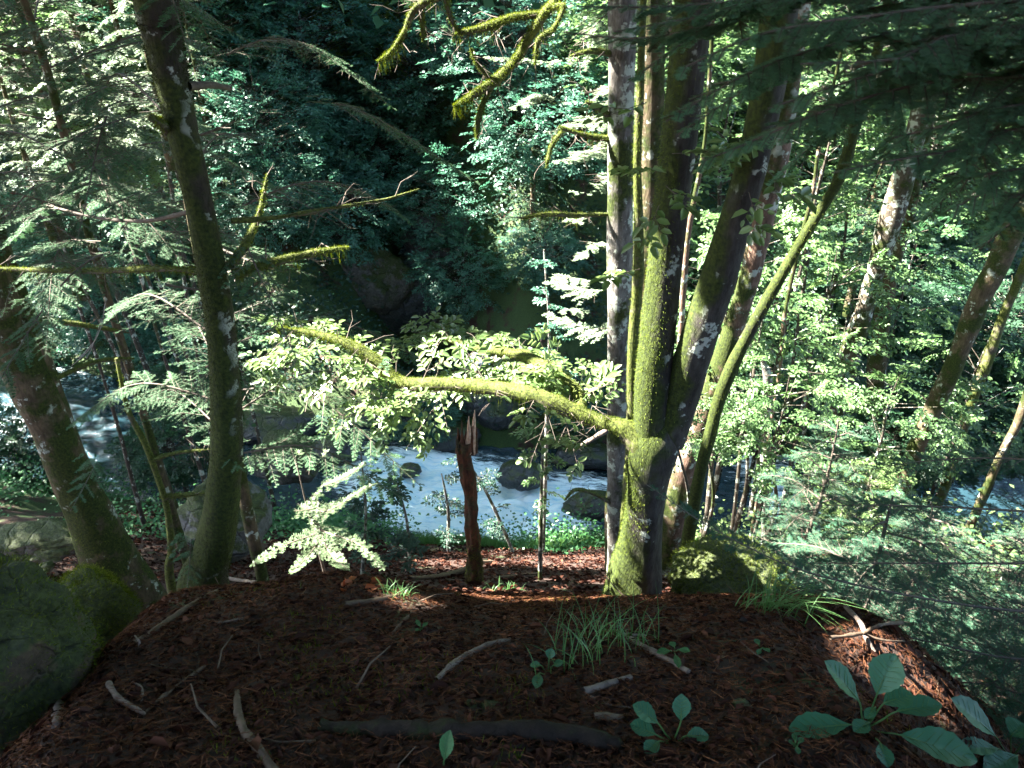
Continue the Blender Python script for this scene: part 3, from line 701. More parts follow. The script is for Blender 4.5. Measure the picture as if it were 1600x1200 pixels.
# --- unseen trees added beside and behind the viewpoint, their crowns shade the mound
for k_, (x_, y_, zc, rad, n_, lb) in enumerate([(-3.2, -.6, 6.5, 3.6, 15000, 'tall unseen tree added for shade behind the viewpoint on the left'), (-5.5, 1.6, 6., 3.2, 12000, 'unseen tree added for shade left of the mound beyond the photo edge'), (2.6, -1.8, 6.5, 3.6, 12000, 'tall unseen tree added for shade behind the viewpoint on the right'),
        (-.6, -4.2, 8, 4., 12000, 'unseen tree added for shade on the slope straight behind the photographer'), (5.6, .4, 7, 3., 6000, 'unseen tree added for shade right of the mound beyond the photo edge'), (-7.5, -3, 9, 4.5, 14000, 'big unseen tree added for shade up the slope on the left behind the photographer'), (-9.5, 4.5, 7.5, 4., 14000, 'unseen tree added for shade on the left slope beyond the photo edge'), (-12, 10, 5, 4.5, 14000, 'unseen tree added for shade on the left bank beyond the photo edge')]):
    rng = np.random.default_rng(900 + k_); z0 = float(H(x_, y_)); root = thing('added_shade_tree', lb, 'tree', (x_, y_, z0), 'unseen trees added to shade the mound')
    pth = np.array([[x_, y_, z0 - .2, .17], [x_ + .1, y_, z0 + 2, .13], [x_, y_ + .1, zc, .1], [x_, y_, zc + 2.5, .04]]); pr = spline(pth, 40)
    obj('trunk', tube(pr, 16, .14, 7, k_, flare=.5), M['bark_plain'], root)
    crown_over(rng, root, pr, max(2.6, zc - 3), rad, 6.5, int(n_ * 1.9), M['leaf'], centre=(x_, y_, zc))
k_ = 0  # tall trees added so their crowns shade the stream and far bank
for (x_, y_, rad, h_, n_, zlow, lb) in [(-30, 31, 6, 9, 11000, 1, 'far left'), (-23, 30, 6, 9, 12000, 1, 'left'), (-17, 31, 5.5, 9, 12000, 1.5, 'left of the hollow'), (-11.5, 30.5, 5.5, 9, 12000, 1.5, 'above the hollow'), (-6, 31.5, 5.5, 9, 12000, 1.6, 'above the dark hollow'), (0, 32, 5.5, 9, 10000, 1.6, 'over the centre'), (6.5, 32.5, 5, 8, 7000, 1.6, 'right of centre'),
        (-20, 23.5, 5.5, 8, 13000, 1.2, 'beyond the left edge above the stream'), (-19, 17, 5.5, 8, 13000, 1.2, 'beyond the left edge on the near bank'), (-14.5, 25.5, 4.5, 7, 12000, 1.2, 'on the left part of the bank'), (-13, 14.6, 4.8, 7, 12000, 1.2, 'beyond the left edge over the near bank'), (-17.5, 19.5, 4.8, 7, 12000, 1.2, 'beyond the left edge over the rapid'), (2.75, 13.2, 4.5, 6, 13000, 1.0, 'standing hidden behind the forked mossy tree'), (-27, 38, 6, 9, 8000, 6, 'high up far left'), (-15, 38, 6, 9, 8000, 6, 'high up left'), (-4, 39, 6, 9, 8000, 6, 'high up at the centre')]:
    k_ += 1; rng = np.random.default_rng(950 + k_); z0 = float(H(x_, y_)); root = thing('added_canopy_tree', 'tall tree added to shade the ravine, ' + lb, 'tree', (x_, y_, z0), 'tall trees added to shade the ravine')
    zc = max(zlow + h_ / 2, z0 + 3); pth = np.array([[x_, y_, z0 - .3, .3], [x_ + .2, y_, (z0 + zc) / 2, .24], [x_, y_ + .1, zc, .18], [x_, y_, zc + h_ * .4, .06]]); pr = spline(pth, 30)
    obj('trunk', tube(pr, 12, .14, 5, k_, flare=.4), M['bark_plain'], root)
    crown_over(rng, root, pr, zlow, rad, h_, n_, M['leaf_teal'], leaf=.32, centre={2.75: (0, 14, 4.2), -13: (-9.5, 17, zc), -17.5: (-12.5, 20.5, zc)}.get(x_, (x_, y_ - 1, zc)))
# --- T1 big dark mossy trunk, left
root, pr, rng = big_tree('mossy_tree', 'dark moss-covered tree trunk standing at the left end of the leafy mound', 'tree',
    [(318, 915, 3.1, 84), (336, 850, 3.1, 66), (350, 760, 3.1, 58), (354, 650, 3.1, 55), (346, 520, 3.1, 54), (328, 410, 3.1, 55), (305, 290, 3.1, 58), (275, 160, 3.1, 68), (252, 50, 3.1, 76), (240, -20, 3.1, 80)],
    M['bark_dark'], 11, top=7, n=160, mossn=46000, mossL=.014, mossmask=patch(.8, .5), flare=.45, crown=(2.6, 2.6, 5, 9000, M['leaf'], (-1.6, 2.9, 5.6)))
add_branch(root, [(362, 345, 3.1, 9), (430, 340, 3.2, 7), (520, 325, 3.3, 6), (600, 312, 3.4, 4), (655, 295, 3.5, 2)], M['bark_branch'], rng, mossn=600, mossL=.01)
add_branch(root, [(365, 430, 3.1, 17), (420, 412, 3.2, 13), (480, 398, 3.3, 10), (545, 386, 3.4, 6)], M['bark_branch'], rng, mossn=2500)
add_branch(root, [(360, 415, 3.1, 13), (385, 380, 3.25, 11), (405, 335, 3.4, 8), (418, 270, 3.5, 5)], M['bark_branch'], rng, mossn=1500)
add_branch(root, [(318, 425, 3.1, 10), (250, 420, 3.2, 8), (120, 424, 3.4, 8), (-30, 418, 3.6, 6)], M['bark_branch'], rng, mossn=3000)
add_branch(root, [(300, 330, 3.1, 7), (230, 345, 3.3, 5), (150, 340, 3.5, 4), (70, 320, 3.7, 3)], M['twig'], rng)
add_branch(root, [(295, 135, 3.1, 12), (330, 133, 3.2, 9), (360, 138, 3.3, 7)], M['twig'], rng, name='branch_stub')
add_branch(root, [(265, 205, 3.1, 20), (248, 190, 3.0, 12), (236, 184, 2.95, 9)], M['bark_branch'], rng, mossn=900, name='branch_stub')

# --- T2 leaning tan trunk at left edge
root, pr, rng = big_tree('leaning_tree', 'tan leaning tree trunk with patchy moss at the left edge of the photo', 'tree',
    [(188, 915, 5., 104), (166, 860, 5., 84), (140, 800, 5., 78), (100, 715, 5., 76), (60, 630, 5., 74), (20, 540, 5., 70), (-10, 450, 5., 66), (-60, 300, 5., 62)],
    M['bark_tan'], 13, top=3.2, mossn=9000, mossmask=lambda P, n_: np.clip(sst(-2.2, -3.2, P[:, 2]) * .9 + .1 + vnoise(P, 4, 2) * .3, 0, 1), n=120, flare=.6,
    crown=(2.6, 3, 5, 9000, M['leaf_teal'], (-4.4, 5, 5.8)))
for q in ([(45, 500, 5, 12), (110, 505, 5.1, 8), (200, 520, 5.3, 5)], [(90, 590, 5, 8), (150, 565, 5.2, 6), (210, 560, 5.4, 4)]):
    add_branch(root, q, M['bark_branch'], rng, mossn=1200)

# --- T3 central mossy double-stemmed tree
def leafmask(side): return lambda P, n_: np.clip(.2 + .6 * (n_ @ np.array((-.8, .1, .3))) + .8 * vnoise(P, 3.2, 9, 3), 0, 1)
rng = np.random.default_rng(21)
base = at(995, 912, 3.2); base[2] = H(base[0], base[1])
T3 = thing('double_stemmed_tree', 'bright mossy tree forking into two thick stems at the edge of the mound', 'tree', base)
tr = full_trunk(pxpath([(990, 905, 3.2, 76), (1002, 840, 3.2, 62), (1011, 760, 3.2, 60), (1022, 695, 3.2, 74), (1031, 664, 3.2, 50), (1036, 648, 3.2, 22)]), -20)
g_ = tube(spline(tr, 90), 32, .16, 7, 4, flare=.28); obj('trunk', g_, M['bark_beech'], T3)
obj('moss', blades(rng, *g_.surf, 34000, .013, .0026, leafmask(1), hang=.3), M['moss'], T3, smooth=False)
sA = spline(full_trunk(pxpath([(1016, 690, 3.2, 60), (1020, 600, 3.2, 64), (1030, 500, 3.22, 64), (1042, 380, 3.25, 62), (1054, 280, 3.28, 62), (1068, 160, 3.3, 64), (1085, 0, 3.3, 68), (1090, -40, 3.3, 68)]), 7)[1:], 110)
sA[:, 3] *= .9; g_ = tube(sA, 28, .13, 7, 8); obj('stem', g_, M['bark_beech'], T3); obj('moss', blades(rng, *g_.surf, 26000, .012, .0024, leafmask(1), hang=.3), M['moss'], T3, smooth=False)
sB = spline(full_trunk(pxpath([(1045, 690, 3.2, 56), (1066, 610, 3.2, 66), (1090, 530, 3.15, 66), (1120, 440, 3.12, 64), (1150, 340, 3.1, 62), (1176, 250, 3.1, 62), (1196, 160, 3.1, 62), (1212, 60, 3.1, 64), (1222, -40, 3.1, 66)]), 7)[1:], 110)
sB[:, 3] *= .88; g_ = tube(sB, 28, .13, 7, 12); obj('stem', g_, M['bark_beech'], T3); obj('moss', blades(rng, *g_.surf, 20000, .012, .0024, lambda P, n_: leafmask(1)(P, n_) * sst(.6, -.6, P[:, 2]), hang=.3), M['moss'], T3, smooth=False)
main = [(1000, 690, 3.2, 43.0), (972, 668, 3.22, 27.5), (935, 658, 3.25, 21.5), (880, 636, 3.3, 24.1), (820, 615, 3.35, 22.4), (740, 603, 3.45, 19.8), (680, 600, 3.5, 18.9), (625, 597, 3.55, 18.9), (595, 572, 3.6, 17.2), (560, 545, 3.65, 15.5), (515, 528, 3.7, 11.2), (470, 517, 3.75, 7.7), (430, 510, 3.8, 3.4)]
bm = add_branch(T3, main, M['bark_branch'], rng, k=14, n=110, mossn=14000, mossL=.014)
second = [(908, 648, 3.27, 18), (905, 622, 3.4, 18), (896, 606, 3.5, 17), (862, 580, 3.6, 20), (830, 562, 3.7, 17), (790, 550, 3.8, 13), (745, 545, 3.9, 11), (700, 530, 4.0, 8), (655, 518, 4.1, 5)]
bs = add_branch(T3, second, M['bark_branch'], rng, k=12, n=70, mossn=7000, mossL=.012)
add_branch(T3, [(960, 664, 3.22, 10), (930, 683, 3.2, 8), (898, 702, 3.2, 6)], M['stick_pale'], rng, n=12, name='branch_stub')
# leafy sprays on the two branches
def spray_on(root, specs, mat, rng, leaf=.055, nsub=5, nleaf=7, name='leaves', tilt=.3, sub_g=None):
    O = np.array([s[0] for s in specs]); D = np.array([s[1] for s in specs]); L = np.array([s[2] for s in specs])
    g1, g2 = sprays(rng, O, D, L, leaf, nsub, nleaf, tilt=tilt)
    if name == 'leaves' and root is T3:
        V = g1.verts()  # leaves left out so the sun reaches trunk and branches
        for i in range(len(g1.q)):
            C = V[g1.q[i][:, 0]]; k = np.zeros(len(C), bool)
            for px, py, r in ((985, 650, .12), (990, 700, .14), (1000, 760, .14), (985, 830, .12), (990, 890, .1), (1010, 590, .1), (900, 650, .05), (860, 635, .05), (940, 660, .06), (820, 612, .06), (780, 605, .06), (740, 600, .06), (705, 598, .06), (670, 596, .06), (640, 594, .06), (615, 585, .06), (590, 566, .06), (560, 542, .06), (530, 530, .06), (500, 523, .05)):
                v = C - at(px, py, 3.15 if px > 930 else 3.65 - (px - 500) * .0009); t = v @ SUN; k |= (t > .03) & (np.linalg.norm(v - t[:, None] * SUN, axis=1) < r)
            g1.q[i] = g1.q[i][~k]; g1.qm[i] = g1.qm[i][~k]
    obj(name, g1, mat, root); obj('twigs', g2, M['twig'], root)
sp = []
for pr_, n_, y0 in ((bm, 28, 18), (bs, 26, 10)):
    for i in np.linspace(y0, len(pr_) - 1, n_).astype(int):
        t = unit(pr_[i, :3] - pr_[i - 2, :3]); sg = rng.choice([-1, 1])
        d = unit(t * .5 + np.array((rng.normal(0, .35), sg * .8, rng.normal(.0, .2)))); sp.append((pr_[i, :3], d, rng.uniform(.22, .42)))
for px, py, Y, dx, dy, dz, L in [(620, 612, 3.5, -.3, -.3, -.7, .3), (640, 615, 3.5, .25, -.2, -.8, .32), (600, 600, 3.5, -.8, -.2, -.45, .42), (820, 622, 3.3, -.3, -.5, -.5, .35), (860, 640, 3.3, -.3, -.4, -.6, .3),
                                 (780, 610, 3.4, -.5, -.4, -.4, .35), (880, 645, 3.3, .2, -.5, -.5, .3), (560, 545, 3.6, -.6, -.5, -.4, .4), (500, 525, 3.7, -.5, -.5, -.3, .4), (930, 640, 3.3, .2, .5, .5, .3), (870, 600, 3.4, -.2, .1, .6, .35), (760, 600, 3.45, -.3, .5, .35, .35), (660, 595, 3.5, .2, .5, .4, .35)]:
    sp.append((at(px, py, Y), unit((dx, dy, dz)), L))
def clear(s_):
    q = [topx(s_[0] + s_[1] * s_[2] * k_) for k_ in (.5, 1.)]
    return not any(685 < a < 790 and b > 622 for a, b in q)
sp = [s_ for s_ in sp if clear(s_)]
spray_on(T3, sp, M['leaf'], rng, leaf=.05, nsub=3, nleaf=7, tilt=.18)
# shoots on the two stems
sp = []
for px, py, Y, dx, dy, dz, L in [(1035, 260, 3.1, -.6, -.4, .1, .25), (1040, 290, 3.1, .3, -.6, -.1, .22), (1010, 160, 3.1, -.8, -.3, -.1, .25), (1030, 320, 3.1, -.3, -.5, -.5, .2), (1180, 220, 3., -.5, -.5, .1, .25),
                                 (1190, 260, 3., .4, -.5, -.2, .25), (1170, 300, 3., .1, -.5, -.4, .22), (1000, 420, 3.1, -.8, -.3, 0, .2), (1050, 240, 3.1, .7, -.3, .2, .2), (1085, 245, 3.1, .6, -.3, .1, .2), (1160, 250, 3., -.8, -.3, 0, .2)]:
    sp.append((at(px, py, Y), unit((dx, dy, dz)), L))
spray_on(T3, sp, M['leaf'], rng, leaf=.06, nsub=2, nleaf=4)
crown_over(rng, T3, sA, 2.6, 3.2, 5.5, 14000, M['leaf'], centre=(.9, 3.2, 5.6))

# --- T4 grey conifer behind it
def cull_faces(g):  # drops needles and twigs that would block sun to the LIT spots
    V = g.verts()
    for lst, ml in ((g.q, g.qm), (g.t, g.tm)):
        for i in range(len(lst)):
            k = ~sunlit_gap(V[lst[i][:, 0]]); lst[i] = lst[i][k]; ml[i] = ml[i][k]
def conifer_branches(root, rng, specs, lmax, mat, nl=.022, nw=.0024, sp=.06, quad=False, droop=.12, level2=True, mdens=1., name='branch', r0=.008, split=True, wmat=None, subsp=.03, mossy=False):
    for s in specs:
        ax = spline(np.array(s), max(8, 4 * len(s)))
        w, nd = fir_branch(rng, ax, lmax, sp=sp, nl=nl, nw=nw, quad=quad, droop=droop, level2=level2, mdens=mdens, r0=r0, subsp=subsp)
        cull_faces(nd); cull_faces(w)
        b = obj(name, w, wmat or M['twig'], root)
        c = obj('needles', nd, mat, None, origin=np.array(root.location), smooth=False); c.parent = b; c.location = (0, 0, 0)

root, pr, rng = big_tree('grey_conifer', 'straight grey-barked conifer trunk right behind the forked mossy tree', 'tree',
    [(964, 880, 4.4, 36), (964, 780, 4.4, 38), (966, 600, 4.4, 40), (968, 400, 4.4, 42), (970, 200, 4.4, 46), (972, 60, 4.4, 50), (972, -30, 4.4, 52)],
    M['bark_grey'], 31, top=9, n=160, amp=.09, flare=.3, crown=(3.4, 2.4, 6, 9000, M['needle'], (.9, 4.6, 7)))
def db(pts, mo=1500, mat=None): add_branch(root, pts, mat or M['bark_branch'], rng, mossn=mo, n=40, mossL=.016)
db([(958, 218, 4.4, 10), (915, 212, 4.35, 8), (872, 198, 4.3, 6)]); db([(878, 206, 4.3, 6), (862, 228, 4.25, 7), (853, 262, 4.2, 5)], 800)
db([(956, 335, 4.4, 6), (900, 336, 4.3, 7), (850, 335, 4.2, 7), (813, 342, 4.15, 5)])
db([(960, 190, 4.4, 12), (940, 172, 4.35, 10), (915, 158, 4.3, 7)], 700)
db([(962, 85, 4.4, 10), (925, 80, 4.3, 9), (890, 88, 4.2, 7)], 700)
db([(962, 790, 4.4, 9), (930, 772, 4.3, 7), (900, 765, 4.2, 6), (882, 782, 4.15, 4)], 500)
# moss-hung limb sweeping down from above
add_branch(root, [(968, -40, 4.4, 18.7), (905, -30, 4.2, 17.3), (860, 10, 4.05, 15.1), (830, 55, 4., 14.4), (805, 95, 4., 13.7), (775, 125, 3.95, 14.4), (745, 145, 3.9, 10.8), (708, 165, 3.9, 5.0)], M['bark_branch'], rng, mossn=9000, mossL=.015, n=90)
add_branch(root, [(772, 128, 3.95, 9.4), (758, 155, 3.92, 7.9), (748, 185, 3.9, 7.9), (745, 218, 3.9, 3.6)], M['bark_branch'], rng, mossn=2500, mossL=.014)
add_branch(root, [(852, 22, 4.05, 11.5), (800, 28, 4., 10.1), (760, 42, 3.95, 10.8), (706, 55, 3.9, 5.8)], M['bark_branch'], rng, mossn=4000, mossL=.014)
add_branch(root, [(855, 15, 4.05, 10.1), (880, 10, 4., 7.2), (865, 45, 3.95, 7.2), (842, 62, 3.9, 5.8), (836, 100, 3.9, 2.9)], M['bark_branch'], rng, mossn=1800, mossL=.016)
add_branch(root, [(760, -30, 3.9, 7.2), (700, -10, 3.9, 10.1), (650, 12, 3.9, 10.1), (632, 50, 3.9, 8.6), (612, 80, 3.9, 5.8), (590, 95, 3.9, 2.9)], M['bark_branch'], rng, mossn=3500, mossL=.014)
add_branch(root, [(655, 8, 3.9, 7.9), (660, 35, 3.9, 5.8), (661, 65, 3.9, 3.6)], M['bark_branch'], rng, mossn=1500, mossL=.014)
add_branch(root, [(692, -20, 3.9, 6.5), (705, 30, 3.9, 5.8), (720, 55, 3.9, 3.6)], M['bark_branch'], rng, mossn=1200, mossL=.016)
add_branch(root, [(735, 75, 3.95, 3.6), (745, 100, 3.95, 5.0), (766, 125, 3.95, 5.8)], M['bark_branch'], rng, mossn=800, mossL=.014)

# --- slim stems near the centre
def slim(name, label, pts, mat, seed, top=4, mossn=0, crown=None, group=None, k=12, amp=.2, cat='tree'):
    return big_tree(name, label, cat, pts, mat, seed, top=top, k=k, amp=amp, flare=.3, mossn=mossn, mossL=.014, mossmask=patch(.4, .6), n=90, crown=crown, group=group)
slim('mossy_stem_tree', 'thin fully moss-wrapped stem squeezed between the grey conifer and the forked tree',
     [(985, 700, 3.7, 16), (988, 560, 3.7, 16), (998, 400, 3.7, 17), (996, 260, 3.7, 16), (1000, 150, 3.7, 15), (1006, -20, 3.7, 14)], M['bark_branch'], 41, mossn=8000, crown=(2.8, 1.3, 3, 1500, M['leaf']))
slim('brown_tree', 'brown lichened trunk seen between the grey conifer and the left mossy stem',
     [(1012, 640, 5.2, 36), (1014, 450, 5.2, 36), (1018, 250, 5.2, 38), (1020, 60, 5.2, 42), (1020, -30, 5.2, 44)], M['bark_tan'], 43, top=8, k=20, amp=.12, crown=(3, 2.6, 5, 8000, M['leaf_light'], (1.3, 5.4, 6)))
slim('pink_barked_tree', 'pinkish-brown trunk behind the right mossy stem, lit on its left edge',
     [(1062, 755, 6., 48), (1082, 690, 6., 44), (1110, 620, 6., 42), (1140, 530, 6., 40), (1172, 430, 6., 40), (1196, 320, 6., 42), (1215, 230, 6., 44), (1240, 60, 6., 46), (1250, -20, 6., 48)], M['bark_red'], 45, top=8, k=20, amp=.1, mossn=3000, crown=(2.6, 2.8, 5, 8000, M['leaf'], (2.6, 6, 6)))
slim('crooked_tree', 'dark crooked moss-covered stem zigzagging up to the right of the forked tree',
     [(1090, 760, 4.8, 26), (1110, 680, 4.8, 24), (1128, 610, 4.8, 24), (1165, 530, 4.8, 22), (1200, 465, 4.8, 22), (1235, 405, 4.8, 21), (1258, 365, 4.8, 21), (1300, 300, 4.8, 20), (1320, 255, 4.8, 22), (1335, 200, 4.8, 20), (1352, 150, 4.8, 18), (1380, 40, 4.8, 16), (1390, -20, 4.8, 15)],
     M['bark_dark'], 47, top=5, mossn=7000, crown=(2.4, 1.8, 3, 3000, M['leaf']))
RT = 'lichened trunks among the sunny foliage on the right'
slim('lichened_tree', 'mottled dark and pale trunk with hanging moss, thickest of the right-hand trunks', [(1262, 780, 11, 34), (1290, 680, 11, 34), (1315, 600, 11, 38), (1345, 500, 11, 38), (1372, 410, 11, 38), (1400, 320, 11, 38), (1425, 230, 11, 38), (1470, 60, 11, 38), (1490, -30, 11, 40)], M['bark_mottled'], 51, top=8, k=18, crown=(2, 4.5, 6, 20000, M['leaf_light'], (6, 11.5, 5.5)), group=RT)
slim('lichened_tree', 'sunlit mossy trunk close behind the mottled trunk, with a dark bark scar', [(1368, 760, 12.5, 26), (1368, 640, 12.5, 32), (1372, 560, 12.5, 32), (1382, 480, 12.5, 28), (1395, 420, 12.5, 22), (1420, 330, 12.5, 20), (1470, 100, 12.5, 20), (1500, -30, 12.5, 20)], M['bark_tan'], 53, top=6, mossn=4000, crown=(2, 3, 5, 6000, M['leaf_light']), group=RT)
slim('lichened_tree', 'brown leaning trunk running off the right edge of the photo', [(1420, 730, 9.5, 30), (1458, 640, 9.5, 34), (1490, 570, 9.5, 36), (1530, 470, 9.5, 36), (1565, 400, 9.5, 36), (1600, 320, 9.5, 36), (1660, 180, 9.5, 36)], M['bark_tan'], 55, top=7, k=18, crown=(2, 4, 6, 16000, M['leaf'], (7.5, 10, 5.5)), group=RT)
slim('lichened_tree', 'slim yellow-mossed trunk just right of the brown leaning trunk', [(1490, 720, 11, 15), (1515, 635, 11, 15), (1540, 570, 11, 16), (1565, 500, 11, 15), (1590, 440, 11, 14), (1640, 320, 11, 14)], M['bark_branch'], 57, top=5, mossn=3000, crown=(2, 2.5, 4, 4000, M['leaf_light']), group=RT)
slim('lichened_tree', 'thin stem at the far right edge above the fir saplings', [(1560, 720, 8, 14), (1590, 660, 8, 16), (1620, 580, 8, 16), (1660, 480, 8, 15)], M['bark_tan'], 59, top=3, group=RT)
slim('thin_snag', 'short pale dead stem standing among leaves above the right patch of stream', [(1195, 860, 9, 14), (1196, 760, 9, 15), (1196, 680, 9, 15), (1200, 600, 9, 14), (1192, 560, 9, 8)], M['bark_grey'], 61, top=-50, cat='dead tree')
slim('thin_tree', 'very thin twisting sapling stem with a red tint in the sunny foliage', [(1215, 600, 8.5, 6), (1225, 500, 8.5, 7), (1245, 400, 8.5, 7), (1270, 300, 8.5, 7), (1280, 230, 8.5, 6), (1310, 100, 8.5, 6)], M['bark_red'], 63, top=3, crown=(2, 1.2, 2, 600, M['leaf']))
slim('thin_tree', 'thin pale stem between the two mossy stems of the forked tree', [(1060, 560, 8, 10), (1068, 450, 8, 10), (1078, 350, 8, 9), (1100, 230, 8, 8), (1110, 100, 8, 8), (1116, -20, 8, 8)], M['bark_red'], 65, top=5, crown=(2.5, 1.8, 3, 1500, M['leaf_light']))
slim('thin_tree', 'slender mossy sapling with two side twigs left of the big dark trunk', [(266, 905, 4.2, 15), (268, 860, 4.2, 13), (262, 800, 4.2, 11), (246, 745, 4.2, 11), (225, 690, 4.2, 9), (200, 640, 4.2, 7), (182, 560, 4.2, 5)], M['bark_branch'], 67, top=-50, mossn=2500)
ttw = bpy.context.scene.collection.objects[-1].parent
add_branch(ttw, [(250, 775, 4.2, 7), (280, 774, 4.2, 7), (345, 768, 4.2, 4)], M['bark_branch'], rng, mossn=1500, mossL=.012)
add_branch(ttw, [(235, 720, 4.2, 6), (275, 708, 4.2, 6), (330, 702, 4.2, 3)], M['bark_branch'], rng, mossn=900, mossL=.012)

# --- broken red snag
rng = np.random.default_rng(71)
path = pxpath([(742, 885, 5.4, 30), (738, 820, 5.4, 29), (731, 750, 5.4, 28), (727, 712, 5.4, 26), (728, 690, 5.4, 20)])
b0 = path[0].copy(); gz = float(H(b0[0], b0[1]))
if b0[2] > gz: path = np.vstack([[b0[0], b0[1], gz - .2, b0[3]], path])
root = thing('broken_snag', 'broken reddish rotten tree stump with a splintered top and mossy foot', 'tree stump', (path[0][0], path[0][1], path[0][2]))
g_ = tube(spline(path, 90), 34, .42, 16, 6, tip=False, flare=.2); obj('trunk', g_, M['rot_red'], root)
obj('moss', blades(rng, *g_.surf, 12000, .016, .003, lambda P, n_: np.clip(sst(at(738, 800, 5.4)[2], gz, P[:, 2]) * 1.1 + vnoise(P, 6, 2) * .3 - .1, 0, 1), hang=.2), M['moss'], root, smooth=False)
tc = path[-1]
for k_, (dx, py, w, mt) in enumerate([(-11, 668, 6, 'rot_red'), (-6, 655, 5, 'rot_red'), (4, 650, 6, 'rot_pale'), (12, 640, 7, 'rot_pale'), (0, 672, 7, 'rot_red'), (8, 665, 8, 'rot_red'), (-13, 684, 6, 'rot_red'), (15, 668, 5, 'rot_red')]):
    Yk = 5.4 + rng.uniform(-.06, .06)
    obj('splinter', tube(spline(pxpath([(728 + dx * .9, 708, Yk, w * 1.7), (728 + dx, (708 + py) / 2, Yk, w * 1.1), (728 + dx * 1.15, py, Yk, 1)]), 10), 6, .3, 30, k_), M[mt], root)

# ================================================================ CONIFER FOLIAGE NEAR
up = np.array((0, 0, 1.))
# left hemlock behind the big dark trunk, branches both ways
def hemlock(name, label, base_xy, top_z, specs, mat, seed, r=.07, lmax=.45, nl=.018, nw=.002, mdens=.8, trunkmat='bark_tan', crown=None, sp=.07, droop=.15, level2=True, quad=False, subsp=.05, lean=(0, 0)):
    rng = np.random.default_rng(seed); x, y = base_xy; z0 = float(H(x, y))
    root = thing(name, label, 'tree', (x, y, z0))
    hs = np.linspace(z0 - .15, top_z, 8); k = np.linspace(0, 1, 8)
    pth = np.stack([x + lean[0] * k + .04 * np.sin(hs * 2.1), y + lean[1] * k + .03 * np.cos(hs * 1.7), hs, r * (1 - k * .85)], -1)
    obj('trunk', tube(spline(pth, 50), 12, .15, 10, seed, flare=.3), M[trunkmat], root)
    conifer_branches(root, rng, specs(pth, rng), lmax, mat, nl=nl, nw=nw, sp=sp, droop=droop, level2=level2, mdens=mdens, quad=quad, subsp=subsp)
    if crown: crown_over(rng, root, pth, *crown)
    return root
def radial(zs, L0, L1, azs=None, rise=.1, drop=.35, n=None):
    def f(pth, rng):
        out = []
        for i, z in enumerate(zs):
            k = i / max(1, len(zs) - 1); L = (L0 + (L1 - L0) * k) * rng.uniform(.8, 1.15)
            a = (azs[i] if azs is not None else i * 2.4 + rng.uniform(-.3, .3))
            o = np.array([np.interp(z, pth[:, 2], pth[:, j]) for j in range(3)])
            d = np.array((math.cos(a), math.sin(a), 0))
            out.append([o, o + d * L * .5 + up * L * rise, o + d * L - up * L * drop * .6])
        return out
    return f
def px_branches(lst):
    def f(pth, rng):
        out = []
        for pts in lst:
            p = [at(*q) for q in pts]; z = p[0][2]
            o = np.array([np.interp(z + .1, pth[:, 2], pth[:, j]) for j in range(3)]); out.append([o] + p)
        return out
    return f
zz = np.linspace(-1.3, 1.9, 34)
hemlock('hemlock', 'drooping dark hemlock spreading fine needled branches behind the big dark trunk', (-1.90, 4.1), 6.5,
        lambda p, r_: radial(zz, 1.25, 1.6)(p, r_) + px_branches([[(400, 180, 3.6), (500, 230, 3.4), (600, 280, 3.3)], [(380, 60, 3.8), (500, 90, 3.5), (600, 160, 3.4)], [(420, 130, 3.7), (520, 170, 3.5), (640, 190, 3.4)],
                    [(300, 90, 3.6), (180, 130, 3.3), (60, 190, 3.1)], [(300, 200, 3.6), (180, 240, 3.3), (40, 300, 3.1)], [(420, 420, 3.9), (480, 440, 3.7), (600, 470, 3.6)], [(400, 230, 3.7), (470, 260, 3.5), (560, 330, 3.4)], [(380, 0, 3.8), (480, 20, 3.5), (580, 60, 3.4)], [(400, 100, 3.8), (470, 170, 3.4), (540, 260, 3.2)], [(380, 300, 3.8), (450, 330, 3.6), (520, 400, 3.5)], [(300, 40, 3.6), (200, 70, 3.2), (90, 100, 3.)], [(300, 150, 3.6), (180, 190, 3.2), (60, 240, 3.)], [(320, 270, 3.7), (220, 300, 3.3), (120, 350, 3.1)], [(330, 500, 4), (420, 470, 3.9), (540, 440, 3.8)]])(p, r_),
        M['needle_soft'], 81, lean=(.25, 0), r=.045, lmax=.42, nl=.02, nw=.0028, mdens=.6, crown=(2.4, 2.4, 5, 9000, M['needle_soft'], .17, (-2.4, 3.9, 5.2)))
hemlock('hemlock', 'pale sunlit fir on the far left with upturned branch tips', (-4.6, 6.4), 6, radial(np.linspace(-.9, 2.2, 20), 1.7, 1.3), M['needle_mid'], 83, r=.1, lmax=.5, nl=.026, nw=.004, mdens=.6,
        crown=(2.6, 2.4, 4, 5000, M['needle'], .17, (-5, 6.4, 5)))
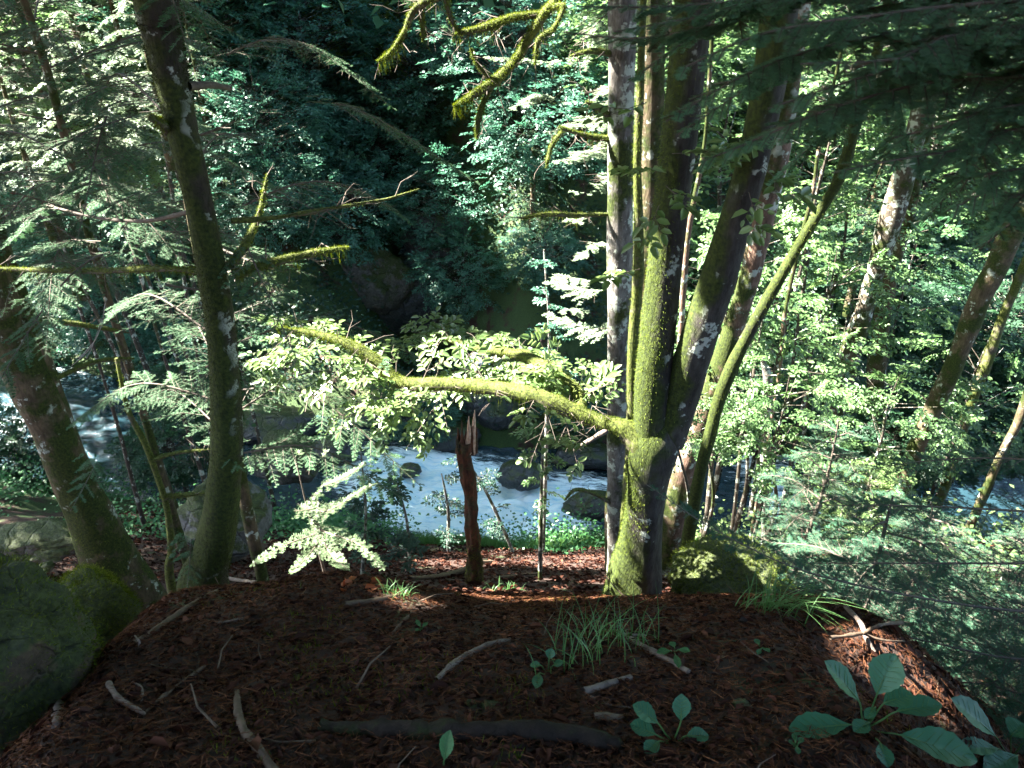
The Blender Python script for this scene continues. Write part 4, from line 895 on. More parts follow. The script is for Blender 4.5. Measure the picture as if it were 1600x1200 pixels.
# overhead branches at the upper right, trunk just outside the frame
hemlock('hemlock', 'slim dark hemlock with sweeping mossy boughs between the leaning trunk and the big dark trunk', (-3.3, 5.6), 5, radial(np.linspace(-.5, 1.9, 28), 1.7, 1.5), M['needle_soft'], 84, r=.05, lmax=.5, nl=.024, nw=.0034, mdens=.5, crown=(2.6, 2.8, 5, 12000, M['needle_soft'], .17, (-2.0, 5.5, 5.2)))
hemlock('hemlock', 'blurred dark hemlock boughs hanging close overhead in the upper right corner', (1.95, 1.15), 6, px_branches(
        [[(1560, 40, 1.5), (1350, 60, 1.45), (1180, 110, 1.4), (1040, 190, 1.35)], [(1600, 120, 1.35), (1450, 130, 1.35), (1300, 170, 1.3), (1130, 240, 1.3)],
         [(1620, 200, 1.3), (1520, 230, 1.3), (1400, 250, 1.3), (1300, 270, 1.3)], [(1640, 260, 1.3), (1560, 290, 1.3), (1480, 330, 1.3)],
         [(1500, -30, 1.6), (1300, -20, 1.6), (1120, 20, 1.6), (960, 50, 1.6)], [(1600, 40, 1.25), (1420, 90, 1.2), (1250, 100, 1.2)], [(1500, 60, 1.5), (1380, 150, 1.6), (1260, 210, 1.65)], [(1640, 100, 1.5), (1560, 200, 1.6), (1500, 300, 1.7)], [(1640, 60, 1.3), (1480, 90, 1.3), (1350, 120, 1.25), (1200, 170, 1.25)], [(1600, 0, 1.3), (1400, 20, 1.3), (1200, 50, 1.3), (1060, 110, 1.3)], [(1640, 160, 1.3), (1500, 190, 1.3), (1380, 220, 1.35)], [(1500, -40, 1.7), (1250, -10, 1.7), (1050, 10, 1.7), (900, 10, 1.7)], [(1650, 300, 1.3), (1590, 340, 1.3), (1530, 390, 1.35)], [(1560, 60, 1.5), (1400, 130, 1.6), (1250, 190, 1.6), (1080, 260, 1.6)], [(1450, 0, 1.6), (1300, 60, 1.7), (1180, 130, 1.7), (1060, 210, 1.7)], [(1400, -30, 1.8), (1200, 10, 1.9), (1080, 60, 1.9), (980, 130, 1.9)], [(1640, 130, 1.6), (1520, 260, 1.8), (1440, 350, 1.9)], [(1300, -20, 1.5), (1150, 30, 1.6), (1000, 60, 1.7), (880, 50, 1.8)], [(1420, 120, 1.9), (1300, 200, 2.0), (1200, 290, 2.1)], [(1500, 100, 2), (1400, 220, 2.1), (1350, 320, 2.2)]]),
        M['needle_bough'], 85, r=.09, lmax=.3, nl=.018, nw=.0024, sp=.03, mdens=.9, subsp=.035, crown=(3.2, 2.2, 4, 1800, M['needle_soft'], .17, (2.2, 1.1, 5)))
# young firs at the lower right
FS = 'young firs filling the lower right slope'
for i, (lab, x, y, hgt, L0, nb) in enumerate([('young fir nearest the forked tree, its long twig crossing the mossy hummock', 2.0, 3.0, 1.0, .7, 24), ('tallest young fir in the middle of the lower right slope', 2.55, 3.5, 1.75, .95, 40),
        ('young fir at the right edge above the broad-leaved plant', 2.75, 2.6, 1.15, .75, 26), ('young fir on the right edge with sun-flecked tips', 3.6, 3.9, 1.9, 1.1, 40), ('soft young fir farther down the slope beside the stream glimpse', 2.6, 5.0, 2.1, 1.0, 36), ('dim young fir at the lower right corner behind the broad-leaved plant', 2.45, 1.95, .6, .5, 16)]):
    z0 = float(H(x, y))
    r_ = hemlock('young_fir', lab, (x, y), z0 + hgt, radial(np.linspace(z0 + .12, z0 + hgt * .95, nb), L0, .22, rise=.12, drop=.1), M['needle_young'], 90 + i, r=.022 + .006 * hgt, lmax=.3, nl=.022, nw=.0019, sp=.05, mdens=.85, trunkmat='twig', subsp=.045, droop=.05)
    r_['group'] = FS
r_ = hemlock('young_fir', 'long fir boughs reaching in from the right edge across the slope towards the forked tree', (2.75, 2.3), .6, px_branches([[(1600, 955, 2.3), (1300, 905, 2.3), (1130, 835, 2.35), (1010, 757, 2.4)], [(1620, 800, 2.5), (1420, 790, 2.65), (1260, 790, 2.8)],
    [(1620, 1030, 2.2), (1440, 1000, 2.3), (1280, 960, 2.4)], [(1620, 880, 2.4), (1450, 880, 2.5), (1210, 880, 2.6)], [(1620, 720, 2.7), (1450, 720, 2.9), (1330, 740, 3.0)]]), M['needle_young'], 97, r=.035, lmax=.26, nl=.02, nw=.0018, sp=.04, mdens=.8, trunkmat='twig', subsp=.04, droop=.05)
r_['group'] = FS
# sunlit small fir
z0 = at(505, 905, 3.55)
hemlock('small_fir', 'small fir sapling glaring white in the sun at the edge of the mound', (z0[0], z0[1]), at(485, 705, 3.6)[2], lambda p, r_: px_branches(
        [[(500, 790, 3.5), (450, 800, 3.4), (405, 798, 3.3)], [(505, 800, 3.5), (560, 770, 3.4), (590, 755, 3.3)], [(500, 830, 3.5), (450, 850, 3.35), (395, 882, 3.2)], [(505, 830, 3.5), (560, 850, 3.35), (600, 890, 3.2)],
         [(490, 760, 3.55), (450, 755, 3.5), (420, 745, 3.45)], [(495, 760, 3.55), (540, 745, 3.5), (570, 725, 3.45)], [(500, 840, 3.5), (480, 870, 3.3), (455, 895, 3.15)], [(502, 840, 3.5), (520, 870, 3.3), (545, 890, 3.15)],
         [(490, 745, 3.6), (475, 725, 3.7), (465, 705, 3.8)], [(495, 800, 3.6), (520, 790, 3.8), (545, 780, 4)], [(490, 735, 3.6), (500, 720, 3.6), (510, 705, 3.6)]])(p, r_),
        M['needle_sunlit'], 99, r=.014, lmax=.12, nl=.025, nw=.0034, sp=.034, mdens=.9, trunkmat='twig', quad=True, level2=False, droop=.02)
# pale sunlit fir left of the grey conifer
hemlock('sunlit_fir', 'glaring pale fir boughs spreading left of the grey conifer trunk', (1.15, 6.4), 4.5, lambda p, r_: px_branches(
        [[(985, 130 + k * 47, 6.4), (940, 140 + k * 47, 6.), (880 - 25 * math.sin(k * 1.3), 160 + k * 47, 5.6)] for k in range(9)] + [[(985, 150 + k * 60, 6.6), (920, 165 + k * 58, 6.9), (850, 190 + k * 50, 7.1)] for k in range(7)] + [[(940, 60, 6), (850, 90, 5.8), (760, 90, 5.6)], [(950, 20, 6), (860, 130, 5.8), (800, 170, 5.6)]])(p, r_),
        M['needle_glare'], 103, r=.09, lmax=.42, nl=.035, nw=.008, sp=.06, mdens=.8, level2=True, subsp=.07, droop=.12)

# ================================================================ BACKGROUND PLANTS
def crown_variant(name, seed, R, Hh, nsp, leaf, mat, trunk_r=.06, lo=True, tilt=.4, lr=(.5, .9)):
    """a bushy tree at the origin, trunk + limbs + layered sprays"""
    rng = np.random.default_rng(seed)
    root = thing(name, '', 'tree', (0, 0, 0))
    q = unit(rng.normal(0, 1, (nsp, 3))); q *= rng.uniform(.45, 1, (nsp, 1)) ** .6
    lump = 1 + .35 * vnoise(q, 1.8, seed, 2)[:, None]
    O = q * lump * np.array((R, R, Hh * .45)) + np.array((0, 0, Hh * .55))
    D = unit(q * np.array((1, 1, .15)) + rng.normal(0, .25, (nsp, 3)) + np.array((0, 0, -.12)))
    g1, g2 = sprays(rng, O, D, rng.uniform(*lr, nsp) * R * .45, leaf, 3, 5, lo=lo, tilt=tilt, subl=.55)
    obj('crown', g1, mat, root)
    tk = np.array([[0, 0, -.6, trunk_r * 1.3], [.05, 0, Hh * .25, trunk_r], [-.04, .05, Hh * .55, trunk_r * .7], [0, 0, Hh * .9, trunk_r * .25]])
    w = tube(spline(tk, 24), 8, .2, 8, seed)
    z = np.clip(O[:, 2] - R * .3, Hh * .1, Hh * .85); S0 = np.stack([0 * z, 0 * z, z], -1)
    s_ = rng.random(nsp) < .35
    w.merge(sticks(S0[s_], O[s_], trunk_r * .3, .006, 4)); 
    obj('trunk', w, M['bark_plain'], root)
    return root
def conifer_variant(name, seed, Hh, L, mat, nb=46, lmax=.4):
    rng = np.random.default_rng(seed); root = thing(name, '', 'tree', (0, 0, 0))
    pth = np.array([[0, 0, -.6, Hh * .022], [0.05, 0, Hh * .5, Hh * .014], [0, 0, Hh, .01]]); obj('trunk', tube(spline(pth, 20), 8, .1), M['bark_tan'], root)
    W = G(); Nd = G()
    for i in range(nb):
        k = (i + .5) / nb; z = Hh * (.08 + .9 * k); l = L * (1 - k) ** .8 * rng.uniform(.8, 1.15) + .15; a = i * 2.4; d = np.array((math.cos(a), math.sin(a), 0))
        o = np.array((0, 0, z)); w, nd = fir_branch(rng, spline([o, o + d * l * .5 + up * .03, o + d * l - up * l * .28], 8), lmax * (l / L + .3), sp=.13, nl=.055, nw=.016, level2=True, mdens=.7, subsp=.14, droop=.2)
        W.merge(w); Nd.merge(nd)
    obj('limbs', W, M['twig'], root); obj('crown', Nd, mat, root, smooth=False)
    return root
protos = {
    'teal': crown_variant('leafy_tree', 201, 2.0, 3.6, 520, .10, M['leaf_teal']),
    'teal2': crown_variant('leafy_tree', 203, 1.6, 2.6, 380, .09, M['leaf_teal']),
    'green': crown_variant('leafy_tree', 205, 2.0, 3.8, 480, .11, M['leaf_light']),
    'green2': crown_variant('leafy_tree', 207, 1.5, 2.4, 340, .09, M['leaf']),
    'yellow': crown_variant('leafy_tree', 209, 1.5, 2.8, 300, .10, M['leaf_yellow']),
    'layer': crown_variant('leafy_sapling', 215, 1.5, 3.0, 62, .115, M['leaf_light'], .03, False, .14, (.7, 1.2)),
    'deep': crown_variant('leafy_bush', 217, 1.7, 2.6, 420, .12, M['leaf_deep']),
    'fir': conifer_variant('fir_tree', 211, 6.5, 1.8, M['needle']),
    'firp': conifer_variant('fir_tree', 213, 4.5, 1.4, M['needle_glare'], nb=38),
}
used = set()
def place(kind, px, py, Y, sc, label, cat='tree', rz=None, dz=0., group='leafy trees, firs and bushes in the background'):
    """stand a background plant so that its middle is near the given spot; its foot goes to the ground"""
    o = protos[kind]; Hh = {'teal': 3.6, 'teal2': 2.6, 'green': 3.8, 'green2': 2.4, 'yellow': 2.8, 'layer': 3.0, 'deep': 2.6, 'fir': 6.5, 'firp': 4.5}[kind]
    if Y >= 18:
        fp = min(py + Hh * sc * .5 / (Y * 1.05) * F, 690); Y1 = far_Y(px, fp); sc = sc * np.clip(Y1 / Y, .7, 1.5); c = at(px, fp, Y1); c[2] = H(c[0], c[1]) - 9
    else: c = at(px, py, Y)
    g0 = float(H(c[0], c[1])); z = max(g0, c[2] - Hh * sc * .55) if not dz else g0 + dz
    loc = (c[0], c[1], z); rz = rz if rz is not None else (px * 7 + py * 3) % 6.28
    if z > g0 + .3:      # a long trunk carries a crown that hangs above the slope
        pass
    if kind not in used:
        used.add(kind); o.location = Vector(loc); o.rotation_euler = (0, 0, rz); o.scale = (sc,) * 3; r = o
    else: r = copy_thing(o, loc, rz, sc)
    tag(r, label, cat, group)
    if z > g0 + .3:
        q = np.array([[loc[0] + .3, loc[1] + .5, g0 - .3, .05 * sc + .02], [loc[0] + .3, loc[1] + .25, (g0 + z) / 2, .05 * sc], [loc[0], loc[1], z + .2, .04 * sc]])
        g_ = tube(spline(q, 16), 8, .15, 5, int(px)); b = bpy.data.objects.new('lower_trunk', g_.mesh('lower_trunk', [M['bark_plain']], (0, 0, 0)))
        # express in the scaled, rotated frame of the thing
        from mathutils import Matrix
        Mx = Matrix.LocRotScale(Vector(loc), r.rotation_euler, Vector((sc,) * 3)).inverted()
        b.data.transform(Mx); COL.objects.link(b); b.parent = r
    return r
BG = [('teal', 700, 310, 20, .75, 'rounded teal bush hanging over the darkest hollow'), ('teal', 660, 130, 24, 1.1, 'broad teal-leaved tree at top centre'), ('teal2', 540, 330, 21, 1.1, 'teal bush between the big dark trunk and the dark hollow'),
      ('teal', 600, 230, 23, 1.0, 'teal tree above the hollow, left of centre'), ('teal2', 560, 200, 22, .9, 'dim teal bush in front of the upper left centre'), ('teal', 480, 60, 26, 1.2, 'leafy tree in shade at the top, right of the big dark trunk'),
      ('teal', 860, 200, 25, 1.2, 'dark rounded tree in the shade left of the grey conifer'), ('fir', 830, 270, 23, .8, 'dim fir in the shaded slope left of the sunlit fir boughs'), ('teal2', 730, 420, 21, .9, 'dark bush low in the hollow'),
      ('teal2', 850, 400, 19.5, .7, 'blue-green sapling bush rising above the stream bank'), ('teal', 420, 200, 25, 1.1, 'shaded leafy tree showing right of the big dark trunk'), ('teal2', 430, 310, 22, 1.0, 'small teal tree low beside the big dark trunk'),
      ('yellow', 600, 110, 20, .8, 'yellow-green maple sapling catching sun near the top centre'), ('yellow', 560, 60, 21, .8, 'bright yellow-green bush at the top left of centre'), ('green', 80, 60, 18, 1.4, 'blown-out sunlit tree in the top left corner'),
      ('firp', 190, 60, 15, .9, 'glaring pale fir at the top left'), ('green2', 150, 200, 14, .9, 'leafy bush in sun left of the big dark trunk'), ('firp', 60, 110, 14, .9, 'pale sunlit fir at the top left edge'),
      ('teal', 180, 350, 20, 1.1, 'shaded tree left of the big dark trunk'), ('teal2', 60, 500, 19, 1.0, 'low teal bush beside the leaning trunk'), ('teal2', 200, 480, 19, .9, 'dark bush above the upper reach of the stream'),
      ('teal2', 300, 560, 18.6, .8, 'dark green bush behind the big dark trunk'), ('fir', 1500, 340, 20, .8, 'sun-flecked fir at the right edge behind the brown leaning trunk'), ('green', 1420, 260, 22, 1.3, 'sunlit leafy tree in the upper right'),
      ('deep', 1460, 480, 19, 1.1, 'deep green tree in shade between the right-hand trunks'), ('green', 1560, 180, 23, 1.3, 'pale leafy tree near the top right corner'), ('layer', 1240, 330, 14, 1.0, 'sunny bush right of the right mossy stem'),
      ('layer', 1130, 250, 15, 1.3, 'sunlit tree filling the gap between the mossy stems'), ('layer', 1290, 470, 11, .8, 'light green bush with layered leaves behind the crooked stem'), ('layer', 1180, 560, 8, .6, 'layered green bush behind the crooked stem foot'),
      ('green', 1290, 160, 18, 1.2, 'leafy tree behind the overhead boughs'), ('layer', 1390, 640, 9, .6, 'leafy bush around the foot of the mottled trunk'), ('layer', 1520, 600, 11, .8, 'leafy bush between the two rightmost trunks'),
      ('deep', 1570, 510, 14, .8, 'bush of dark leaves at the right edge'), ('layer', 1330, 330, 13, .8, 'leafy sapling with flat layered sprays near the crooked stem top'), ('deep', 1290, 600, 15.6, .6, 'dark bush deep behind the short pale snag'),
      ('layer', 1110, 630, 6.8, .4, 'sunlit leafy sapling at the foot of the pinkish trunk'), ('layer', 1220, 650, 7, .5, 'leafy sapling above the right patch of stream'), ('teal2', 660, 640, 18.3, .6, 'dark fern-like bush above the white rapid'),
      ('teal2', 900, 610, 18.6, .7, 'shaded bush across the stream behind the long mossy branch'), ('green', 1010, 120, 20, 1.2, 'sunny tree glimpsed behind the grey conifer'), ('teal', 800, 60, 28, 1.4, 'dark tree high on the far bank at top centre'),
      ('teal', 330, 40, 25, 1.3, 'leafy tree high on the far bank left of centre'), ('fir', 60, 240, 16, .8, 'shaded fir on the left slope'), ('fir', 350, 180, 20, .9, 'grey-green fir behind the big dark trunk'),
      ('fir', 1200, 60, 24, 1., 'tall fir behind the overhead boughs'), ('fir', 1600, 60, 22, 1., 'fir at the top right corner'), ('green2', 1350, 780, 6.5, .35, 'small leafy bush among the young firs'), ('layer', 1150, 420, 9, .7, 'sunny layered sapling seen between the right mossy stem and the pinkish trunk'), ('layer', 1420, 430, 13, .8, 'layered leafy sapling between the mottled and the brown leaning trunk'), ('layer', 1290, 250, 11, .7, 'layered sapling under the overhead boughs right of the pinkish trunk'), ('deep', 1250, 580, 19, 1.2, 'deep green bush in shade behind the short pale snag'), ('deep', 1420, 560, 19, 1.2, 'shaded deep green bush behind the sunlit mossy trunk'), ('deep', 1330, 650, 13.2, .8, 'dark bush on the near bank behind the tallest young fir'), ('deep', 1480, 650, 13, .85, 'dark bush on the near bank behind the brown leaning trunk'), ('deep', 1590, 640, 13, .8, 'dark bush on the near bank at the right edge'), ('deep', 1400, 690, 12, .6, 'low dark bush at the foot of the mottled trunk'), ('deep', 290, 610, 14.5, .5, 'dark bush by the stream just left of the big dark trunk'), ('deep', 30, 700, 13.5, .6, 'dark bush by the stream at the left edge'), ('deep', 260, 700, 12.5, .5, 'dark low bush behind the slender mossy sapling'), ('deep', 1200, 400, 20, 1.3, 'dark tree in the shade behind the layered saplings'), ('deep', 1340, 420, 20, 1.4, 'dark tree deep behind the mottled trunk'), ('deep', 1540, 470, 20, 1.3, 'dark tree behind the two rightmost trunks'), ('firp', 120, 70, 10, .6, 'glaring small fir top behind the hemlock at the top left'), ('firp', 25, 190, 9, .5, 'sunlit pale fir beside the left edge above the leaning trunk'), ('firp', 215, 30, 11, .65, 'sunlit pale fir touching the big dark trunk near the top'), ('fir', 1370, 300, 17, .75, 'fir standing behind the mottled trunk'), ('fir', 1180, 360, 16, .6, 'fir between the pinkish trunk and the crooked stem'), ('fir', 1270, 540, 16.5, .5, 'short dark fir behind the short pale snag'), ('layer', 1060, 640, 5.6, .3, 'low sunlit sapling right behind the fork of the mossy tree')]
for b in BG: place(*b[:6])

# blue-white little sapling above the stream
rng = np.random.default_rng(301)
b0 = at(845, 870, 5.6); b0[2] = H(b0[0], b0[1])
root = thing('thin_sapling', 'thin bare-stemmed sapling with drooping leaf tufts right of the red stump', 'sapling', b0)
pr = spline(np.vstack([[*b0, .02], pxpath([(845, 820, 5.6, 7), (846, 760, 5.6, 6), (848, 710, 5.6, 5), (850, 660, 5.6, 3)])]), 30); obj('trunk', tube(pr, 8, .25, 12), M['bark_grey'], root)
sp = [(at(846, y_, 5.6), unit((rng.normal(0, .7), rng.normal(0, .5), rng.normal(-.1, .3))), rng.uniform(.15, .3)) for y_ in rng.uniform(665, 780, 12)]
spray_on(root, sp, M['leaf_light'], rng, leaf=.045, nsub=3, nleaf=5)
for (lab, x0, y0, x1, y1, Y0) in [('thin blue-leaved sapling rising above the mossy side branch', 855, 640, 850, 390, 9), ('grey-stemmed sapling between the small fir and the rapid', 640, 878, 615, 740, 6.2), ('pale grey sapling stem behind the small fir', 566, 900, 562, 690, 6.), ('leaning thin sapling crossing the white water', 800, 860, 720, 700, 8.5), ('twiggy sapling by the near bank left of the stump', 700, 850, 690, 740, 9)]:
    b0 = at(x0, y0, Y0); gz = float(H(b0[0], b0[1])); t1 = at(x1, y1, Y0)
    root = thing('sapling', lab, 'sapling', (b0[0], b0[1], gz), 'thin saplings above the stream')
    mid = (b0 + t1) / 2 + np.array((.05, 0, 0)); r_ = .012 * Y0 / 5
    pr = spline([[b0[0], b0[1], gz - .1, r_ * 1.4], [*b0, r_ * 1.3], [*mid, r_], [*t1, r_ * .4]], 30); obj('trunk', tube(pr, 8, .2, 12), M['bark_grey'], root)
    ks = rng.uniform(.4, 1, 16); P_ = np.array([pr[int(k_ * 29), :3] for k_ in ks]); a_ = rng.uniform(0, 6.28, 16)
    sp = [(P_[i], np.array((math.cos(a_[i]), math.sin(a_[i]), .15)), rng.uniform(.22, .42) * Y0 / 9) for i in range(16)]
    spray_on(root, sp, M['leaf_shaded'] if Y0 != 9 or x0 != 855 else M['leaf_teal'], rng, leaf=.055, nsub=3, nleaf=5)

# ================================================================ UNDERGROWTH (stuff)
rng = np.random.default_rng(401)
def under(name, n, xr, yr, leaf, mat, hgt, cl=.55, thr=.0, seed=1, cond=None):
    nc = n // 40; x = rng.uniform(*xr, nc); y = rng.uniform(*yr, nc)
    k = vnoise(np.stack([x, y, 0 * x], -1), cl, seed, 3) > thr
    if cond is not None: k &= cond(x, y)
    x, y = x[k], y[k]; c = np.stack([x, y, H(x, y)], -1)
    P_ = (c[:, None] + rng.normal(0, 1, (len(c), 40, 3)) * np.array((.4, .4, 0)) + np.array((0, 0, 1)) * rng.random((len(c), 40, 1)) ** 1.5 * hgt * rng.uniform(.4, 1.3, (len(c), 1, 1))).reshape(-1, 3)
    P_[:, 2] = np.maximum(P_[:, 2], H(P_[:, 0], P_[:, 1]) + .02)
    D_ = rng.normal(0, 1, P_.shape) * np.array((1, 1, .4)); N_ = np.array((0, -.35, 1)) + rng.normal(0, .4, P_.shape)
    return leaves_lo(P_, D_, N_, leaf * rng.uniform(.5, 1.2, len(P_)), leaf * .55)
ys_ = lambda x, y: y - chan(x)
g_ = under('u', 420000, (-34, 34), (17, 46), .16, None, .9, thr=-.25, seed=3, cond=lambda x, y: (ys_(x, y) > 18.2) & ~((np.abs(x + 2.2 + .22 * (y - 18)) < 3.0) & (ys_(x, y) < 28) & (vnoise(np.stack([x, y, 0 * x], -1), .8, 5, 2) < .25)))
tag(obj('undergrowth', g_, M['leaf_shaded']), 'dense leafy undergrowth covering the far bank of the ravine', 'undergrowth', kind='stuff')
g_ = under('u', 60000, (-16, 1.6), (9.5, 14.6), .09, None, .35, thr=-.05, seed=8, cond=lambda x, y: (ys_(x, y) > 9.2) & (ys_(x, y) < 13.0))
tag(obj('ground_cover', g_, M['herb']), 'green ground cover on the near bank beside the stream', 'ground cover', kind='stuff')
g_ = under('u', 70000, (3, 16), (4.5, 14.5), .09, None, .45, thr=.08, seed=12)
tag(obj('ground_cover', g_, M['leaf']), 'low leafy plants scattered over the right-hand slope', 'ground cover', kind='stuff')
# bank grass
nb = 26000; x = rng.uniform(-2, 4, nb); y = rng.uniform(10, 13.2, nb); P_ = np.stack([x, y, H(x, y)], -1); D_ = np.array((0, 0, 1)) + rng.normal(0, .35, P_.shape); S_ = unit(np.cross(D_, rng.normal(0, 1, P_.shape)))
L_ = rng.uniform(.15, .4, (nb, 1)); V_ = np.stack([P_ - S_ * .008, P_ + S_ * .008, P_ + unit(D_) * L_], 1).reshape(-1, 3)
tag(obj('bank_grass', G().add(V_, np.arange(nb * 3).reshape(-1, 3)), M['grass'], smooth=False), 'green grass on the near bank under the rapid', 'grass', kind='stuff')

# ================================================================ ROCKS
def rock(label, px, py, Y, r, mat, seed, amp=.25, hi=False, z=None, mossn=0, name='rock', loc=None, group=None, sink=.35):
    c = at(px, py, Y) if loc is None else np.array(loc, float)
    if z is not None: c[2] = z
    r = np.array(r) if np.ndim(r) else np.array((r, r, r * .75))
    g_, v = rock_geo(c, r, seed, amp, hi)
    o = obj(name, g_, mat, None, origin=c); tag(o, label, 'rock', group)
    if mossn:
        rng = np.random.default_rng(seed); V = g_.verts(); i = rng.integers(0, len(V), mossn); n_ = unit((V[i] - c) / r ** 2)
        P_ = V[i] + rng.normal(0, .012, (mossn, 3)) ; keep = rng.random(mossn) < np.clip(n_[:, 2] * .9 + .45 + vnoise(P_, 3, 4, 2) * .6, 0, 1); P_ = P_[keep]; n_ = n_[keep]
        D_ = unit(n_ + rng.normal(0, .5, P_.shape)); S_ = unit(np.cross(D_, rng.normal(0, 1, P_.shape))); l_ = rng.uniform(.008, .024, (len(P_), 1))
        V_ = np.stack([P_ - S_ * .0018, P_ + S_ * .0018, P_ + D_ * l_], 1).reshape(-1, 3)
        m_ = obj('moss', G().add(V_, np.arange(len(P_) * 3).reshape(-1, 3)), M['moss'], None, origin=c, smooth=False); m_.parent = o; m_.location = (0, 0, 0)
    return o
rock('big brown boulder with patchy moss filling the lower left edge', -5, 1075, 1.72, (.40, .36, .50), M['rock_brown'], 5, hi=True, mossn=30000, name='boulder', amp=.2)
p_ = at(140, 950, 3.3); rock('rounded bright green moss-covered rock beside the big boulder', 0, 0, 0, (.3, .32, .27), M['moss_rock'], 8, loc=(p_[0] + .0, p_[1], p_[2] - .04), mossn=30000, name='mossy_rock', amp=.1)
p_ = at(1140, 905, 3.35); rock('dark mossy hummock with grass beside the forked tree', 0, 0, 0, (.36, .36, .2), M['moss_rock'], 9, loc=(p_[0], p_[1], p_[2] - .02), mossn=26000, name='mossy_rock', amp=.15)
rock('large dark outcrop with a pale lichened face behind the big dark trunk', 355, 815, 7.6, (.6, .5, .6), M['rock_pale'], 14, hi=True, name='rock_outcrop', amp=.35)
rock('moss-topped boulder above the dark bend of the stream', 450, 715, 12.6, (.75, .6, .6), M['rock'], 17, hi=True, name='boulder')
rock('dark mossy slab left of the leaning trunk foot', 50, 845, 6.4, (.6, .35, .2), M['rock'], 19, hi=True, name='boulder')
rock('small grey stone lying left of the leaning trunk foot', 72, 886, 4.9, (.07, .06, .05), M['rock_pale'], 22, name='stone')
wz = -10.9
for i, (lab, px, py, Y, r) in enumerate([('wet dark rock splitting the white rapid', 815, 742, 16., (.75, .5, .35)), ('dark wet boulder right of the rapid, behind the bare sapling', 915, 712, 17.3, (1.1, .6, .45)), ('dark boulder at the top of the rapid', 690, 690, 17.8, (1.3, .6, .6)),
        ('long wet boulder at the right end of the near bank', 930, 790, 14.4, (.9, .4, .35)), ('wet boulder in the dark bend left of the rapid', 420, 665, 17.5, (1.4, .8, .5)), ('dark rock left of the rapid under the mossy boulder', 520, 700, 16.2, (.6, .5, .35)),
        ('pale-topped rock in the upper left reach of the stream', 210, 640, 19, (.7, .5, .3)), ('dark rock in the stream beside the leaning trunk', 110, 690, 17.6, (1., .6, .35)), ('flat dark rock at the left edge of the stream', 30, 740, 16.6, (1.1, .6, .4)),
        ('rock under the far bank behind the leafy branch', 600, 660, 18.5, (1.4, .7, .8)), ('round rock in the hollow below the side waterfall', 770, 640, 18.8, (1.2, .8, .9)), ('rock on the far bank behind the grey conifer', 900, 650, 19, (1.2, .8, .7)), ('small wet rock in the rapid left of the red stump', 640, 735, 15.9, (.3, .25, .2))]):
    rock(lab, px, py, Y, r, M['rock_wet'], 30 + i, name='stream_rock', group='rocks in and beside the stream')
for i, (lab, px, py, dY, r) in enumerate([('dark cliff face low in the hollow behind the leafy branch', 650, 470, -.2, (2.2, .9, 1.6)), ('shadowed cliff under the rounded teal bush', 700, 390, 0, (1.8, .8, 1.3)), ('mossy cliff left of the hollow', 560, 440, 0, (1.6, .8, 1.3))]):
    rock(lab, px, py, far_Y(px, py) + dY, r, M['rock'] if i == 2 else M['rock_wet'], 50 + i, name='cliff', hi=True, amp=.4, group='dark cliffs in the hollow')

# ================================================================ FOREGROUND LITTER
rng = np.random.default_rng(501)
def scat(n, fn):
    x, y = fn(n); z = H(x, y); e = .03
    nx = -(H(x + e, y) - z) / e; ny = -(H(x, y + e) - z) / e
    return np.stack([x, y, z], -1), unit(np.stack([nx, ny, np.ones_like(nx)], -1))
near_fn = lambda n: (rng.uniform(-2.8, 3.4, n), .5 + 4.0 * rng.random(n) ** 1.3)
far_fn = lambda n: (rng.uniform(-8, 9, n), rng.uniform(3.5, 13.5, n))
g_ = G()
for n, fn, s, lift in ((1300, near_fn, .058, .015), (70000, near_fn, .028, .012), (60000, far_fn, .06, .02)):
    P_, N_ = scat(n, fn); D_ = rng.normal(0, 1, P_.shape); D_ -= (D_ * N_).sum(1, keepdims=True) * N_
    P_ = P_ + N_ * rng.uniform(0, lift, (n, 1)); L_ = s * rng.uniform(.4, 1.3, n)
    g_.merge(leaves(P_, unit(D_) + N_ * rng.normal(.15, .3, (n, 1)), N_ + rng.normal(0, .35, P_.shape), L_, L_ * rng.uniform(.35, .8, n), fold=.3, curl=.25))
tag(obj('leaf_litter', g_, M['litter']), 'dead brown leaves covering the mound and the slope below', 'leaf litter', kind='stuff')
g_ = G()
for n, fn, s, w_ in ((110000, near_fn, .032, .0015), (18000, near_fn, .05, .002)):
    P_, N_ = scat(n, fn); D_ = rng.normal(0, 1, P_.shape); D_ -= (D_ * N_).sum(1, keepdims=True) * N_; D_ = unit(unit(D_) + N_ * rng.normal(.05, .15, (n, 1)))
    P_ = P_ + N_ * rng.uniform(.006, .022, (n, 1)); L_ = s * rng.uniform(.4, 1.2, n)
    g_.merge(sticks(P_, P_ + D_ * L_[:, None], w_ * .6, w_ * .4, 3))
tag(obj('needle_litter', g_, M['litter_needle'], smooth=False), 'dry brown fir needles strewn over the leafy mound', 'needle litter', kind='stuff')
# moss patches and seedlings on the mound
n = 40000; P_, N_ = scat(n, near_fn); k = vnoise(P_ * np.array((1, 1, 0)), 2.6, 44, 3) > .3; P_, N_ = P_[k], N_[k]; D_ = unit(N_ + rng.normal(0, .5, P_.shape)); S_ = unit(np.cross(D_, rng.normal(0, 1, P_.shape)))
V_ = np.stack([P_ - S_ * .0025, P_ + S_ * .0025, P_ + D_ * rng.uniform(.012, .035, (len(P_), 1))], 1).reshape(-1, 3)
tag(obj('ground_moss', G().add(V_, np.arange(len(P_) * 3).reshape(-1, 3)), M['moss'], smooth=False), 'small patches of green moss growing through the litter', 'moss', kind='stuff')
